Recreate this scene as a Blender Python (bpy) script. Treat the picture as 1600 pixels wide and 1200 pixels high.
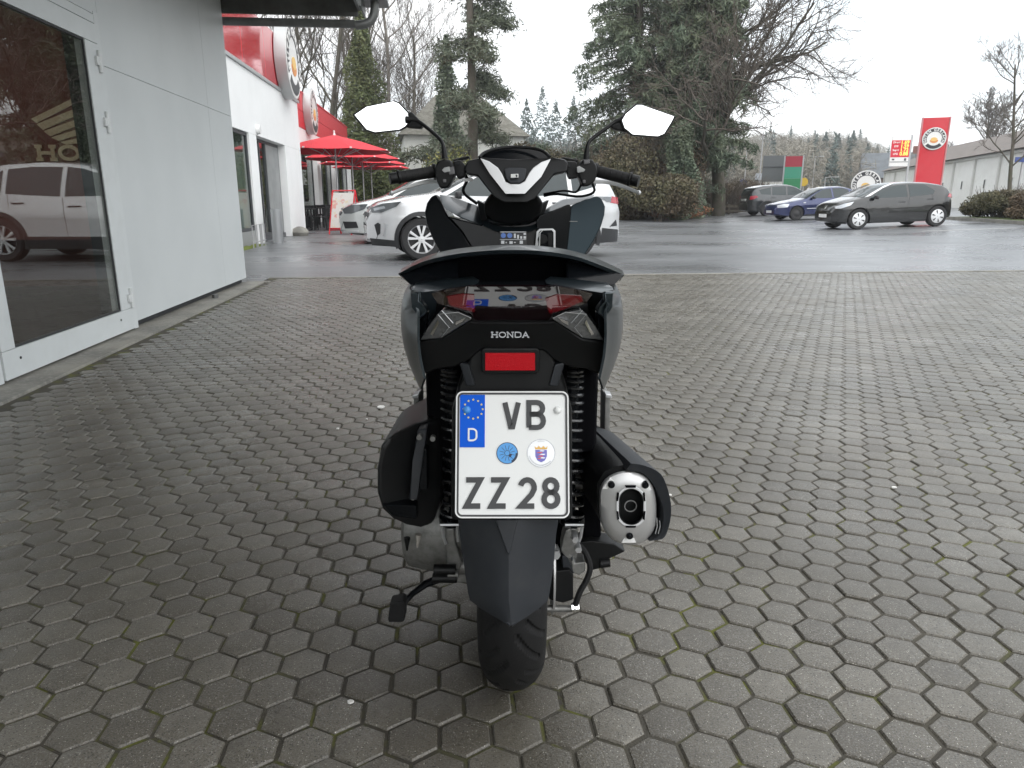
import bpy, bmesh, math, random
import numpy as np
from mathutils import Vector, Matrix, Euler
random.seed(7)
sc = bpy.context.scene
for o in list(bpy.data.objects): bpy.data.objects.remove(o)
PI = math.pi
# ------------------------------------------------------------------ camera
F = 1110.0; CAMH = 1.0; PITCH = math.atan2(287, F); YAW = math.atan2(110, F/math.cos(PITCH))
cam = bpy.data.cameras.new('camera'); camo = bpy.data.objects.new('camera', cam)
sc.collection.objects.link(camo); sc.camera = camo
cam.sensor_width = 36; cam.lens = F/1600*36; cam.clip_start = .05; cam.clip_end = 3000
camo.location = (0, 0, CAMH); camo.rotation_euler = (PI/2-PITCH, 0, -YAW)
cam.dof.use_dof = False
# ------------------------------------------------------------------ sky and sun
wd = bpy.data.worlds.new('World'); sc.world = wd; wd.use_nodes = True
nt = wd.node_tree; nt.nodes.clear()
sky = nt.nodes.new('ShaderNodeTexSky'); sky.sky_type = 'NISHITA'; sky.sun_disc = False
SUN_EL, SUN_AZ = math.radians(48), math.radians(158)
sky.sun_elevation = SUN_EL; sky.sun_rotation = SUN_AZ
tc = nt.nodes.new('ShaderNodeTexCoord'); mp = nt.nodes.new('ShaderNodeMapping')
mp.inputs['Scale'].default_value = (1, 1, 3.2)
ns = nt.nodes.new('ShaderNodeTexNoise'); ns.inputs['Scale'].default_value = 2.2; ns.inputs['Detail'].default_value = 5
cr = nt.nodes.new('ShaderNodeValToRGB')
cr.color_ramp.elements[0].position = .38; cr.color_ramp.elements[0].color = (.80, .87, .92, 1)
cr.color_ramp.elements[1].position = .58; cr.color_ramp.elements[1].color = (1.0, 1.0, 1.0, 1)
mul = nt.nodes.new('ShaderNodeMix'); mul.data_type = 'RGBA'; mul.blend_type = 'MIX'; mul.inputs[0].default_value = .92
s1 = nt.nodes.new('ShaderNodeMix'); s1.data_type = 'RGBA'; s1.blend_type = 'MULTIPLY'; s1.inputs[0].default_value = 1
s1.inputs[7].default_value = (.10, .10, .10, 1)
bg = nt.nodes.new('ShaderNodeBackground'); bg.inputs[1].default_value = 1.12
wo = nt.nodes.new('ShaderNodeOutputWorld')
L = nt.links.new
L(tc.outputs['Generated'], mp.inputs[0]); L(mp.outputs[0], ns.inputs['Vector']); L(ns.outputs[0], cr.inputs[0])
L(sky.outputs[0], s1.inputs[6]); L(s1.outputs[2], mul.inputs[6]); L(cr.outputs[0], mul.inputs[7])
L(mul.outputs[2], bg.inputs[0]); L(bg.outputs[0], wo.inputs[0])
sun = bpy.data.lights.new('sun', 'SUN'); sun.energy = 1.4; sun.angle = math.radians(100); sun.color = (1, .97, .93)
suno = bpy.data.objects.new('sun', sun); sc.collection.objects.link(suno)
sd = Vector((math.sin(SUN_AZ)*math.cos(SUN_EL), math.cos(SUN_AZ)*math.cos(SUN_EL), math.sin(SUN_EL)))
suno.rotation_euler = (-sd).to_track_quat('-Z', 'Y').to_euler()
sc.view_settings.view_transform = 'Standard'; sc.view_settings.look = 'None'
sc.view_settings.exposure = 0.70; sc.view_settings.gamma = 1; sc.view_settings.use_curve_mapping = False
sc.render.engine = 'CYCLES'; sc.render.resolution_x = 1024; sc.render.resolution_y = 768
sc.cycles.max_bounces = 8; sc.cycles.transparent_max_bounces = 12
# ------------------------------------------------------------------ pixel helpers (photo pixels 1600 x 1200)
CP, SP = math.cos(PITCH), math.sin(PITCH); CY, SY = math.cos(YAW), math.sin(YAW)
def rayh(u, v):                       # in the camera's heading frame
    x = (u-800)/F; y = (600-v)/F
    return Vector((x, CP+y*SP, -SP+y*CP))
def h2w(p): return Vector((CY*p[0]+SY*p[1], -SY*p[0]+CY*p[1], p[2]))
def w2h(p): return Vector((CY*p[0]-SY*p[1], SY*p[0]+CY*p[1], p[2]))
def ray(u, v): return h2w(rayh(u, v))
CAM = Vector((0, 0, CAMH))
def on_z(u, v, z=0): d = ray(u, v); return CAM+d*((z-CAMH)/d.z)
def on_x(u, v, X): d = ray(u, v); return CAM+d*(X/d.x)
def on_y(u, v, Y): d = ray(u, v); return CAM+d*(Y/d.y)
def at_depth(u, v, D): d = rayh(u, v); return h2w(Vector((0, 0, CAMH))+d*(D/d.y))
def HP(u, v, Y): d = rayh(u, v); return Vector((0, 0, CAMH))+d*(Y/d.y)
def w2px(p):
    q = w2h(Vector(p)-CAM); fz = q.y*CP-q.z*SP; up = q.y*SP+q.z*CP
    return (800+F*q.x/fz, 600-F*up/fz)
# ------------------------------------------------------------------ materials
MATS = {}
def M(name, col, rough=.5, metal=0., ior=1.5, coat=0., noise=None, bump=None, emit=None, alpha=None, wear=None, rvar=None, sheen=0):
    if name in MATS: return MATS[name]
    m = bpy.data.materials.new(name); m.use_nodes = True; MATS[name] = m
    t = m.node_tree; b = t.nodes['Principled BSDF']
    b.inputs['Base Color'].default_value = (*col, 1); b.inputs['Roughness'].default_value = rough
    b.inputs['Metallic'].default_value = metal; b.inputs['IOR'].default_value = ior
    b.inputs['Coat Weight'].default_value = coat; b.inputs['Coat Roughness'].default_value = .04
    if emit: b.inputs['Emission Color'].default_value = (*emit[0], 1); b.inputs['Emission Strength'].default_value = emit[1]
    if noise or bump or rvar:
        c = t.nodes.new('ShaderNodeTexCoord')
    def nz(scale, detail=6, rough_=.6):
        n = t.nodes.new('ShaderNodeTexNoise'); n.inputs['Scale'].default_value = scale; n.inputs['Detail'].default_value = detail
        n.inputs['Roughness'].default_value = rough_; t.links.new(c.outputs['Object'], n.inputs['Vector']); return n
    if noise:                          # list of (scale, colour, amount)
        last = None
        for sc_, col2, lo, hi in noise:
            n = nz(sc_); r = t.nodes.new('ShaderNodeMapRange'); r.inputs[1].default_value = lo; r.inputs[2].default_value = hi
            t.links.new(n.outputs[0], r.inputs[0])
            x = t.nodes.new('ShaderNodeMix'); x.data_type = 'RGBA'
            x.inputs[6].default_value = (*col, 1); x.inputs[7].default_value = (*col2, 1)
            if last: t.links.new(last, x.inputs[6])
            t.links.new(r.outputs[0], x.inputs[0]); last = x.outputs[2]
        t.links.new(last, b.inputs['Base Color'])
    if rvar:
        n = nz(rvar[0]); r = t.nodes.new('ShaderNodeMapRange'); r.inputs[1].default_value = .35; r.inputs[2].default_value = .65
        r.inputs[3].default_value = rvar[1]; r.inputs[4].default_value = rvar[2]
        t.links.new(n.outputs[0], r.inputs[0]); t.links.new(r.outputs[0], b.inputs['Roughness'])
    if bump:
        n = nz(bump[0]); q = t.nodes.new('ShaderNodeBump'); q.inputs['Strength'].default_value = bump[1]
        q.inputs['Distance'].default_value = bump[2] if len(bump) > 2 else .01
        t.links.new(n.outputs[0], q.inputs['Height']); t.links.new(q.outputs[0], b.inputs['Normal'])
    return m
def window_glass(name, tint=(.8, .85, .83), ior=1.9, rough=0.0, dark=None):
    if name in MATS: return MATS[name]
    m = bpy.data.materials.new(name); m.use_nodes = True; MATS[name] = m
    t = m.node_tree; t.nodes.clear()
    o = t.nodes.new('ShaderNodeOutputMaterial'); f = t.nodes.new('ShaderNodeFresnel'); gg = t.nodes.new('ShaderNodeNewGeometry'); mm = t.nodes.new('ShaderNodeMapRange')
    mm.inputs[3].default_value = ior; mm.inputs[4].default_value = 1/ior; t.links.new(gg.outputs['Backfacing'], mm.inputs[0]); t.links.new(mm.outputs[0], f.inputs[0])
    tr = t.nodes.new('ShaderNodeBsdfTransparent'); tr.inputs[0].default_value = (*tint, 1)
    g = t.nodes.new('ShaderNodeBsdfGlossy'); g.inputs['Roughness'].default_value = rough
    x = t.nodes.new('ShaderNodeMixShader')
    t.links.new(f.outputs[0], x.inputs[0]); t.links.new(tr.outputs[0], x.inputs[1]); t.links.new(g.outputs[0], x.inputs[2])
    t.links.new(x.outputs[0], o.inputs[0]); return m
# ------------------------------------------------------------------ objects
COL = sc.collection
def tag(o, label=None, cat=None, group=None, kind=None):
    if label: o['label'] = label
    if cat: o['category'] = cat
    if group: o['group'] = group
    if kind: o['kind'] = kind
    return o
def empty(name, loc=(0, 0, 0), rz=0, label=None, cat=None, group=None):
    o = bpy.data.objects.new(name, None); COL.objects.link(o); o.empty_display_size = .1
    o.location = loc; o.rotation_euler = (0, 0, rz); return tag(o, label, cat, group)
def link(name, me, parent=None, mat=None):
    o = bpy.data.objects.new(name, me); COL.objects.link(o)
    if mat is not None and not me.materials: me.materials.append(mat)
    if parent: o.parent = parent
    return o
def copy_tree(o, parent=None):
    c = o.copy(); COL.objects.link(c)
    if parent: c.parent = parent
    for ch in list(o.children): copy_tree(ch, c)
    return c
class MB:
    def __init__(s): s.v = []; s.f = []
    def add(s, vs, fs):
        b = len(s.v); s.v += [tuple(x) for x in vs]; s.f += [tuple(i+b for i in q) for q in fs]; return s
    def box(s, c, d, rot=None):
        hx, hy, hz = d[0]/2, d[1]/2, d[2]/2
        vs = [Vector((x, y, z)) for x in (-hx, hx) for y in (-hy, hy) for z in (-hz, hz)]
        if rot is not None: vs = [rot @ q for q in vs]
        c = Vector(c); return s.add([q+c for q in vs], [(0, 1, 3, 2), (4, 6, 7, 5), (0, 4, 5, 1), (2, 3, 7, 6), (0, 2, 6, 4), (1, 5, 7, 3)])
    def box2(s, a, b): a = Vector(a); b = Vector(b); d = b-a; return s.box((a+b)/2, (abs(d.x), abs(d.y), abs(d.z)))
    def ring(s, c, ax, r, n, ph=0, sq=1):
        ax = Vector(ax).normalized(); u = ax.orthogonal().normalized() if abs(ax.z) > .95 else ax.cross(Vector((0, 0, 1))).normalized(); w = ax.cross(u)
        return [Vector(c)+(u*math.cos(ph+2*PI*i/n)*r+w*math.sin(ph+2*PI*i/n)*r*sq) for i in range(n)]
    def cyl(s, a, b, r0, r1=None, n=16, caps=True):
        r1 = r0 if r1 is None else r1; a = Vector(a); b = Vector(b); ax = b-a
        vs = s.ring(a, ax, r0, n)+s.ring(b, ax, r1, n); fs = [(i, (i+1) % n, n+(i+1) % n, n+i) for i in range(n)]
        if caps: fs += [tuple(range(n-1, -1, -1)), tuple(range(n, 2*n))]
        return s.add(vs, fs)
    def tube(s, pts, r, n=8, caps=True):
        pts = [Vector(p) for p in pts]; rs = r if isinstance(r, (list, tuple)) else [r]*len(pts); vs = []; u = None
        for i, p in enumerate(pts):
            t = (pts[min(i+1, len(pts)-1)]-pts[max(i-1, 0)]).normalized()
            if u is None: u = t.orthogonal().normalized()
            else: u = (u-t*u.dot(t)).normalized()
            w = t.cross(u); vs += [p+(u*math.cos(2*PI*k/n)+w*math.sin(2*PI*k/n))*rs[i] for k in range(n)]
        fs = [(i*n+k, i*n+(k+1) % n, (i+1)*n+(k+1) % n, (i+1)*n+k) for i in range(len(pts)-1) for k in range(n)]
        if caps: fs += [tuple(range(n-1, -1, -1)), tuple((len(pts)-1)*n+k for k in range(n))]
        return s.add(vs, fs)
    def prism(s, front, back):          # two matching polygons
        n = len(front); return s.add(list(front)+list(back), [tuple(range(n)), tuple(range(2*n-1, n-1, -1))]+[(i, n+i, n+(i+1) % n, (i+1) % n) for i in range(n)])
    def extr(s, poly, d): d = Vector(d); p = [Vector(q) for q in poly]; return s.prism(p, [q+d for q in p])
    def grid(s, rows, closed=False):
        m = len(rows[0]); n = len(rows); vs = [q for r in rows for q in r]
        mm = m if closed else m-1
        return s.add(vs, [(i*m+j, i*m+(j+1) % m, (i+1)*m+(j+1) % m, (i+1)*m+j) for i in range(n-1) for j in range(mm)])
    def loft(s, rings, caps=True):
        b = len(s.v); s.grid(rings, True); m = len(rings[0])
        if caps: s.f += [tuple(b+j for j in range(m-1, -1, -1)), tuple(b+(len(rings)-1)*m+j for j in range(m))]
        return s
    def lathe(s, prof, c, ax, n=32, caps=False):   # prof: (along, radius)
        c = Vector(c); ax = Vector(ax).normalized(); rows = [s.ring(c+ax*a, ax, max(r, 1e-4), n) for a, r in prof]
        return s.loft(rows, caps)
    def build(s, name, mat, parent=None, bevel=0, seg=2, smooth=40, solid=0, off=None, wn=False):
        me = bpy.data.meshes.new(name); me.from_pydata([tuple(q) for q in s.v], [], s.f)
        bm = bmesh.new(); bm.from_mesh(me)
        if off is not None: bmesh.ops.translate(bm, vec=Vector(off), verts=bm.verts)
        bmesh.ops.recalc_face_normals(bm, faces=bm.faces)
        if solid: bmesh.ops.solidify(bm, geom=bm.faces[:], thickness=solid); bmesh.ops.recalc_face_normals(bm, faces=bm.faces)
        if bevel:
            es = [e for e in bm.edges if len(e.link_faces) == 2 and e.calc_face_angle(0) > .5]
            try: bmesh.ops.bevel(bm, geom=es, offset=bevel, segments=seg, affect='EDGES', profile=.5, clamp_overlap=True)
            except Exception: pass
        bm.to_mesh(me); bm.free()
        if smooth:
            me.shade_smooth(); me.set_sharp_from_angle(angle=math.radians(smooth))
        ob = link(name, me, parent, mat)
        if bevel and smooth: wm = ob.modifiers.new('weighted_normal', 'WEIGHTED_NORMAL'); wm.keep_sharp = True; wm.weight = 80
        return ob
def cr_spline(pts, n):                  # Catmull-Rom resample of a list of tuples
    P = [Vector(p) for p in pts]; out = []
    if len(P) == 2: return [P[0].lerp(P[1], i/(n-1)) for i in range(n)]
    for i in range(n):
        t = i/(n-1)*(len(P)-1); k = min(int(t), len(P)-2); f = t-k
        a, b, c, d = P[max(k-1, 0)], P[k], P[k+1], P[min(k+2, len(P)-1)]
        out.append(.5*((2*b)+(c-a)*f+(2*a-5*b+4*c-d)*f*f+(3*b-a-3*c+d)*f**3))
    return out
def fast_mesh(name, verts, quads):      # numpy arrays
    me = bpy.data.meshes.new(name); k = quads.shape[1]
    me.vertices.add(len(verts)); me.vertices.foreach_set('co', np.asarray(verts, dtype=np.float32).ravel())
    me.loops.add(quads.size); me.loops.foreach_set('vertex_index', quads.astype(np.int32).ravel())
    me.polygons.add(len(quads)); me.polygons.foreach_set('loop_start', np.arange(0, quads.size, k, dtype=np.int32))
    me.update(calc_edges=True); return me
def text_mesh(txt, size, ext=.004, align='CENTER', sx=1, bold=0):
    c = bpy.data.curves.new('t', 'FONT'); c.body = txt; c.size = size; c.extrude = ext; c.align_x = align; c.align_y = 'CENTER'; c.offset = bold
    o = bpy.data.objects.new('t', c); COL.objects.link(o)
    bpy.context.view_layer.update(); dg = bpy.context.evaluated_depsgraph_get()
    me = bpy.data.meshes.new_from_object(o.evaluated_get(dg)); bpy.data.objects.remove(o); bpy.data.curves.remove(c)
    if sx != 1: me.transform(Matrix.Diagonal((sx, 1, 1, 1)))
    return me
# common materials
m_black = M('black_plastic', (.006, .0065, .007), .42, ior=1.32, noise=[(9, (.011, .011, .0115), .5, .72)], bump=(900, .04))
m_gloss = M('gloss_black', (.005, .006, .0075), .16, ior=1.27)
m_grey = M('grey_plastic', (.026, .029, .034), .48, ior=1.36, noise=[(14, (.034, .036, .040), .5, .7), (240, (.07, .07, .068), .70, .76)], bump=(1200, .06))
m_paint = M('blue_grey_metallic', (.021, .030, .036), .30, .55, coat=.35, noise=[(700, (.036, .049, .057), .52, .66)])
m_rub = M('rubber', (.009, .009, .0095), .65, ior=1.38, bump=(300, .15))
m_alu = M('cast_aluminium', (.27, .27, .26), .45, .6, noise=[(60, (.18, .18, .172), .4, .7)], bump=(200, .1))
m_silver = M('satin_silver', (.58, .59, .60), .35, .6)
m_steel = M('brushed_steel', (.56, .56, .56), .36, .6)
m_chrome = M('chrome', (.8, .8, .8), .08, 1.)
m_white = M('white_paint', (.8, .8, .79), .35, coat=.2)
m_mirror = M('mirror_glass', (.9, .92, .93), .01, 1.)
m_red = M('red_sign', (.62, .012, .025), .25, coat=.5)
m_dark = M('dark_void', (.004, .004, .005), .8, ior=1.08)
# ================================================================== ground
def gh(x, y):                           # gentle rise of the car park to the right and to the back
    a = max(0, min(1, (x-12)/9.0)); r = .24*a*a*(3-2*a)*max(0, min(1, (y-12)/8))
    b = max(0, min(1, (y-32)/30.0)); return r*(1-.4*b)+.18*b
def sheet(name, x0, x1, y0, y1, nx, ny, mat, z=0., fn=None, parent=None):
    rows = [[(x0+(x1-x0)*i/nx, y0+(y1-y0)*j/ny, z+(fn(x0+(x1-x0)*i/nx, y0+(y1-y0)*j/ny) if fn else 0)) for i in range(nx+1)] for j in range(ny+1)]
    return MB().grid(rows).build(name, mat, parent)
m_earth = M('earth_grass', (.045, .05, .022), .95, noise=[(.35, (.06, .045, .028), .4, .62), (6, (.03, .034, .014), .45, .7)], bump=(9, .6, .05))
tag(sheet('ground', -900, 900, -300, 1500, 40, 40, m_earth, -.09), kind='structure')
# wet asphalt
m_asph = bpy.data.materials.new('wet_asphalt'); m_asph.use_nodes = True
t = m_asph.node_tree; b = t.nodes['Principled BSDF']; ge = t.nodes.new('ShaderNodeNewGeometry')
def tn(t, src, scale, detail=6, sx=None, rough=.6):
    n = t.nodes.new('ShaderNodeTexNoise'); n.inputs['Scale'].default_value = scale; n.inputs['Detail'].default_value = detail; n.inputs['Roughness'].default_value = rough
    if sx:
        mpn = t.nodes.new('ShaderNodeMapping'); mpn.inputs['Scale'].default_value = sx; t.links.new(src, mpn.inputs[0]); src = mpn.outputs[0]
    t.links.new(src, n.inputs['Vector']); return n.outputs[0]
def mr(t, src, a, b_, c, d):
    r = t.nodes.new('ShaderNodeMapRange'); r.inputs[1].default_value = a; r.inputs[2].default_value = b_; r.inputs[3].default_value = c; r.inputs[4].default_value = d
    t.links.new(src, r.inputs[0]); return r.outputs[0]
def mixc(t, fac, a, b_, mode='MIX'):
    x = t.nodes.new('ShaderNodeMix'); x.data_type = 'RGBA'; x.blend_type = mode
    if isinstance(fac, (int, float)): x.inputs[0].default_value = fac
    else: t.links.new(fac, x.inputs[0])
    for i, q in ((6, a), (7, b_)):
        if isinstance(q, tuple): x.inputs[i].default_value = (*q, 1)
        else: t.links.new(q, x.inputs[i])
    return x.outputs[2]
pos = ge.outputs['Position']
wet = tn(t, pos, .35, 4, (.8, 1.5, 1)); grain = tn(t, pos, 60, 4); patch = tn(t, pos, .16, 4, (1, 1.8, 1))
col = mixc(t, mr(t, patch, .4, .62, 0, 1), (.120, .125, .132), (.165, .170, .178))
col = mixc(t, mr(t, grain, .42, .7, 0, .55), col, (.21, .214, .22))
dk = tn(t, pos, 1.1, 3, (.5, 2.4, 1)); col = mixc(t, mr(t, dk, .66, .72, 0, .8), col, (.03, .031, .033))
t.links.new(col, b.inputs['Base Color']); t.links.new(mr(t, wet, .38, .62, .42, .22), b.inputs['Roughness'])
bp = t.nodes.new('ShaderNodeBump'); bp.inputs['Strength'].default_value = .35; bp.inputs['Distance'].default_value = .006
t.links.new(tn(t, pos, 90, 3), bp.inputs['Height']); t.links.new(bp.outputs[0], b.inputs['Normal'])
MATS['wet_asphalt'] = m_asph
PAVE_Y = 9.72
tag(sheet('asphalt_strip', -30, -2.3, 9.25, PAVE_Y+.06, 10, 1, m_asph, .0), kind='structure')
tag(sheet('asphalt', -30, 60, PAVE_Y+.06, 66, 90, 60, m_asph, .0, gh), kind='structure')
m_conc = M('concrete', (.26, .25, .22), .8, noise=[(3, (.17, .165, .15), .42, .62), (40, (.32, .31, .28), .5, .75)], bump=(60, .3))
e_ = MB().box2((-2.3, PAVE_Y-.015, -.08), (30, PAVE_Y+.06, .006)).build('edging_strip', m_conc); tag(e_, kind='structure')
# a drain cover and crack strips are left to the material; hexagonal pavers are built one by one
m_joint = bpy.data.materials.new('joint_moss'); m_joint.use_nodes = True
t = m_joint.node_tree; b = t.nodes['Principled BSDF']; ge = t.nodes.new('ShaderNodeNewGeometry'); pos = ge.outputs['Position']
mo = tn(t, pos, 2.3, 5); mo2 = tn(t, pos, 14, 3)
ml = t.nodes.new('ShaderNodeMath'); ml.operation = 'MULTIPLY'
t.links.new(mr(t, mo, .45, .60, 0, 1), ml.inputs[0]); t.links.new(mr(t, mo2, .48, .57, 0, 1), ml.inputs[1])
col = mixc(t, mr(t, tn(t, pos, 5, 4), .4, .65, 0, 1), (.050, .045, .036), (.075, .068, .052))
col = mixc(t, ml.outputs[0], col, (.105, .112, .018)); t.links.new(col, b.inputs['Base Color']); b.inputs['Roughness'].default_value = .85
bp = t.nodes.new('ShaderNodeBump'); bp.inputs['Strength'].default_value = .7; bp.inputs['Distance'].default_value = .004
t.links.new(tn(t, pos, 240, 3), bp.inputs['Height']); t.links.new(bp.outputs[0], b.inputs['Normal'])
pav = sheet('paving', -2.3, 30, -8, PAVE_Y-.015, 20, 16, m_joint, -.0055); tag(pav, kind='structure')
m_stone = bpy.data.materials.new('concrete_paver'); m_stone.use_nodes = True
t = m_stone.node_tree; b = t.nodes['Principled BSDF']; ge = t.nodes.new('ShaderNodeNewGeometry'); pos = ge.outputs['Position']
at = t.nodes.new('ShaderNodeAttribute'); at.attribute_name = 'tint'
col = mixc(t, at.outputs['Fac'], (.084, .073, .056), (.160, .146, .119))
col = mixc(t, mr(t, tn(t, pos, 300, 3), .50, .66, 0, .62), col, (.27, .265, .25))
col = mixc(t, mr(t, tn(t, pos, 420, 2), .56, .68, 0, .75), col, (.04, .038, .035))
vo = t.nodes.new('ShaderNodeTexVoronoi'); vo.inputs['Scale'].default_value = 230; t.links.new(pos, vo.inputs['Vector'])
sep = t.nodes.new('ShaderNodeSeparateColor'); t.links.new(vo.outputs['Color'], sep.inputs[0])
sp = t.nodes.new('ShaderNodeMath'); sp.operation = 'MULTIPLY'
t.links.new(mr(t, sep.outputs[0], .80, .83, 0, 1), sp.inputs[0]); t.links.new(mr(t, vo.outputs['Distance'], .28, .2, 0, 1), sp.inputs[1])
col = mixc(t, sp.outputs[0], col, (.52, .50, .44))
vd = t.nodes.new('ShaderNodeMath'); vd.operation = 'MULTIPLY'
t.links.new(mr(t, sep.outputs[1], .72, .76, 0, 1), vd.inputs[0]); t.links.new(mr(t, vo.outputs['Distance'], .42, .3, 0, .85), vd.inputs[1])
col = mixc(t, vd.outputs[0], col, (.03, .028, .026))
col = mixc(t, mr(t, tn(t, pos, 1.3, 5), .40, .64, 0, .5), col, (.066, .060, .046))
col = mixc(t, mr(t, tn(t, pos, 26, 4), .45, .72, 0, .35), col, (.062, .056, .046))
t.links.new(col, b.inputs['Base Color']); t.links.new(mr(t, tn(t, pos, 1.8, 4), .35, .65, .22, .40), b.inputs['Roughness'])
bp = t.nodes.new('ShaderNodeBump'); bp.inputs['Strength'].default_value = .55; bp.inputs['Distance'].default_value = .0025
t.links.new(tn(t, pos, 260, 4), bp.inputs['Height']); t.links.new(bp.outputs[0], b.inputs['Normal'])
HA, HR = .1005, .08703
R0 = HA/2/math.cos(PI/6)
def hexring(r, z, jit=0): return [(r*math.sin(PI/3*k), r*math.cos(PI/3*k), z) for k in range(6)]
def hex_template():
    g = R0-.0038; v = hexring(g, -.03)+hexring(g, -.0045)+hexring(g-.0035, -.0008)+hexring(g-.008, 0)
    f = []
    for a in range(3): f += [(a*6+k, a*6+(k+1) % 6, a*6+6+(k+1) % 6, a*6+6+k) for k in range(6)]
    f.append(tuple(range(18, 24))); return np.array(v), f
HV, HF = hex_template()
def hex_mesh(tints):
    me = bpy.data.meshes.new('paving_stone'); me.from_pydata([tuple(q) for q in HV], [], HF)
    a = me.attributes.new('tint', 'FLOAT', 'FACE'); a.data.foreach_set('value', np.full(len(HF), tints, dtype=np.float32))
    me.shade_smooth(); me.set_sharp_from_angle(angle=math.radians(25)); me.materials.append(m_stone); return me
rng = np.random.default_rng(11)
cells = []
for r in range(-22, 98):
    y = 1.249+r*HR
    if y > PAVE_Y-.07: break
    x0 = .07 if r % 2 == 0 else .02
    for c in range(-24, 126):
        x = x0+c*HA
        if x < -2.17: continue
        q = w2h((x, y, 0))
        if q.y < -.2 or abs(q.x) > .80*q.y+.9: continue
        u, v = w2px((x, y, 0)) if q.y > .3 else (800, 9000)
        vis = -60 < u < 1660 and v < 1250
        dep = q.y if vis else 99
        cells.append((dep, x, y))
cells.sort()
hexes = [hex_mesh(q) for q in np.linspace(.05, .95, 9)]
for k, (d_, x, y) in enumerate(cells[:300]):
    o = bpy.data.objects.new('paving_stone', hexes[int(rng.beta(1.4, 1.5)*9) % 9]); COL.objects.link(o); o.parent = pav
    o.location = (x+rng.normal(0, .0008), y+rng.normal(0, .0008), rng.normal(0, .0012))
    o.rotation_euler = (rng.normal(0, .010), rng.normal(0, .010), rng.normal(0, .008)+PI/3*rng.integers(0, 6))
rest = cells[300:]; n = len(rest)
P0 = np.array([(x, y) for _, x, y in rest]); V = np.repeat(HV[None], n, 0)
tl = rng.normal(0, .010, (n, 2)); an = rng.normal(0, .008, n)
X_ = V[:, :, 0]*np.cos(an)[:, None]-V[:, :, 1]*np.sin(an)[:, None]; Y_ = V[:, :, 0]*np.sin(an)[:, None]+V[:, :, 1]*np.cos(an)[:, None]
V[:, :, 2] += V[:, :, 0]*tl[:, :1]+V[:, :, 1]*tl[:, 1:]+rng.normal(0, .0010, (n, 1))
V[:, :, 0] = X_+P0[:, :1]+rng.normal(0, .0008, (n, 1)); V[:, :, 1] = Y_+P0[:, 1:]
faces = []
for k in range(n): faces += [tuple(i+24*k for i in f) for f in HF]
me = bpy.data.meshes.new('paving_stones'); me.from_pydata(V.reshape(-1, 3).tolist(), [], faces)
a = me.attributes.new('tint', 'FLOAT', 'FACE'); a.data.foreach_set('value', np.repeat(rng.beta(1.4, 1.5, n), len(HF)).astype(np.float32))
me.shade_smooth(); me.set_sharp_from_angle(angle=math.radians(25)); me.materials.append(m_stone)
o = link('paving_stones', me, pav); tag(o, kind='stuff')
# small litter on the pavers
m_litter = M('pale_litter', (.7, .69, .66), .6)
for (u, v, w, l) in ((595, 637, .045, .055), (528, 671, .014, .02), (573, 656, .012, .01), (306, 505, .03, .012), (329, 512, .03, .01), (1046, 775, .02, .012), (1397, 763, .022, .012), (80, 585, .02, .02), (548, 1099, .014, .01)):
    p = on_z(u, v)
    a = [(w*.5*math.cos(t_)*(.8+.3*random.random()), l*.5*math.sin(t_)*(.8+.3*random.random()), 0) for t_ in np.linspace(0, 2*PI, 8)[:-1]]
    o = MB().extr(a, (0, 0, .004)).build('litter_scrap', m_litter, None, off=(p.x, p.y, .002))
    tag(o, 'pale scrap of litter lying on the grey hexagonal pavers', 'litter', 'pale scraps on the pavers')
# ================================================================== grey panelled building with glass door
WX = -2.43
m_panel = M('grey_panel', (.58, .61, .615), .42, noise=[(1.6, (.55, .58, .585), .4, .65), (22, (.56, .585, .59), .55, .8)], bump=(2.5, .03))
m_frame = M('door_frame', (.60, .63, .635), .4, noise=[(9, (.56, .59, .59), .45, .75)])
m_gap = M('joint_gasket', (.03, .032, .034), .7)
gb = empty('showroom_building', (WX, 5, 0), 0, 'light grey panelled showroom building with a glazed door and overhanging roof', 'building')
GO = (-WX, -5, 0)
def gpart(mb, name, mat, par=gb, **k): return mb.build(name, mat, par, off=GO, **k)
# backing wall
gpart(MB().box2((WX-.25, 5.83, .02), (WX-.05, 9.12-.03, 3.3)).box2((WX-.25, -8, .02), (WX-.05, 3.9, 3.3)).box2((WX-.25, 3.9, 2.35), (WX-.05, 5.83, 3.3)), 'wall', m_gap)
def pan(y0, y1, z0, z1): gpart(MB().box2((WX-.05, y0+.0015, z0+.0015), (WX, y1-.0015, z1-.0015)), 'panel', m_panel, bevel=.002)
pan(5.86, 8.26, .07, 1.95); pan(5.86, 8.26, 1.95, 3.3); pan(8.26, 9.12, .07, 1.95); pan(8.26, 9.12, 1.95, 3.3)
pan(-.6, 3.98, .07, 2.28); pan(-.6, 5.86, 2.28, 3.3); pan(-8, -.6, .07, 3.3)
gpart(MB().box2((-8.2, 9.06, .05), (WX-.05, 9.12, 3.3)), 'end_wall', m_panel)
# interior
m_bfr0 = M('lamp_housing', (.3, .3, .3), .5)
m_int = M('interior_brown', (.14, .06, .045), .8); m_intf = M('interior_floor', (.05, .04, .035), .5)
gpart(MB().box2((-8, -6, 3.2), (WX-.3, 9, 3.3)).box2((-8, -6, 0), (WX-.3, -5.9, 3.3)).box2((-8, 8.9, 0), (WX-.3, 9.0, 3.3)), 'interior_wall', m_int)
gpart(MB().box2((-8, -6, -.02), (WX-.3, 9, .02)), 'interior_floor', m_intf)
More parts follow.
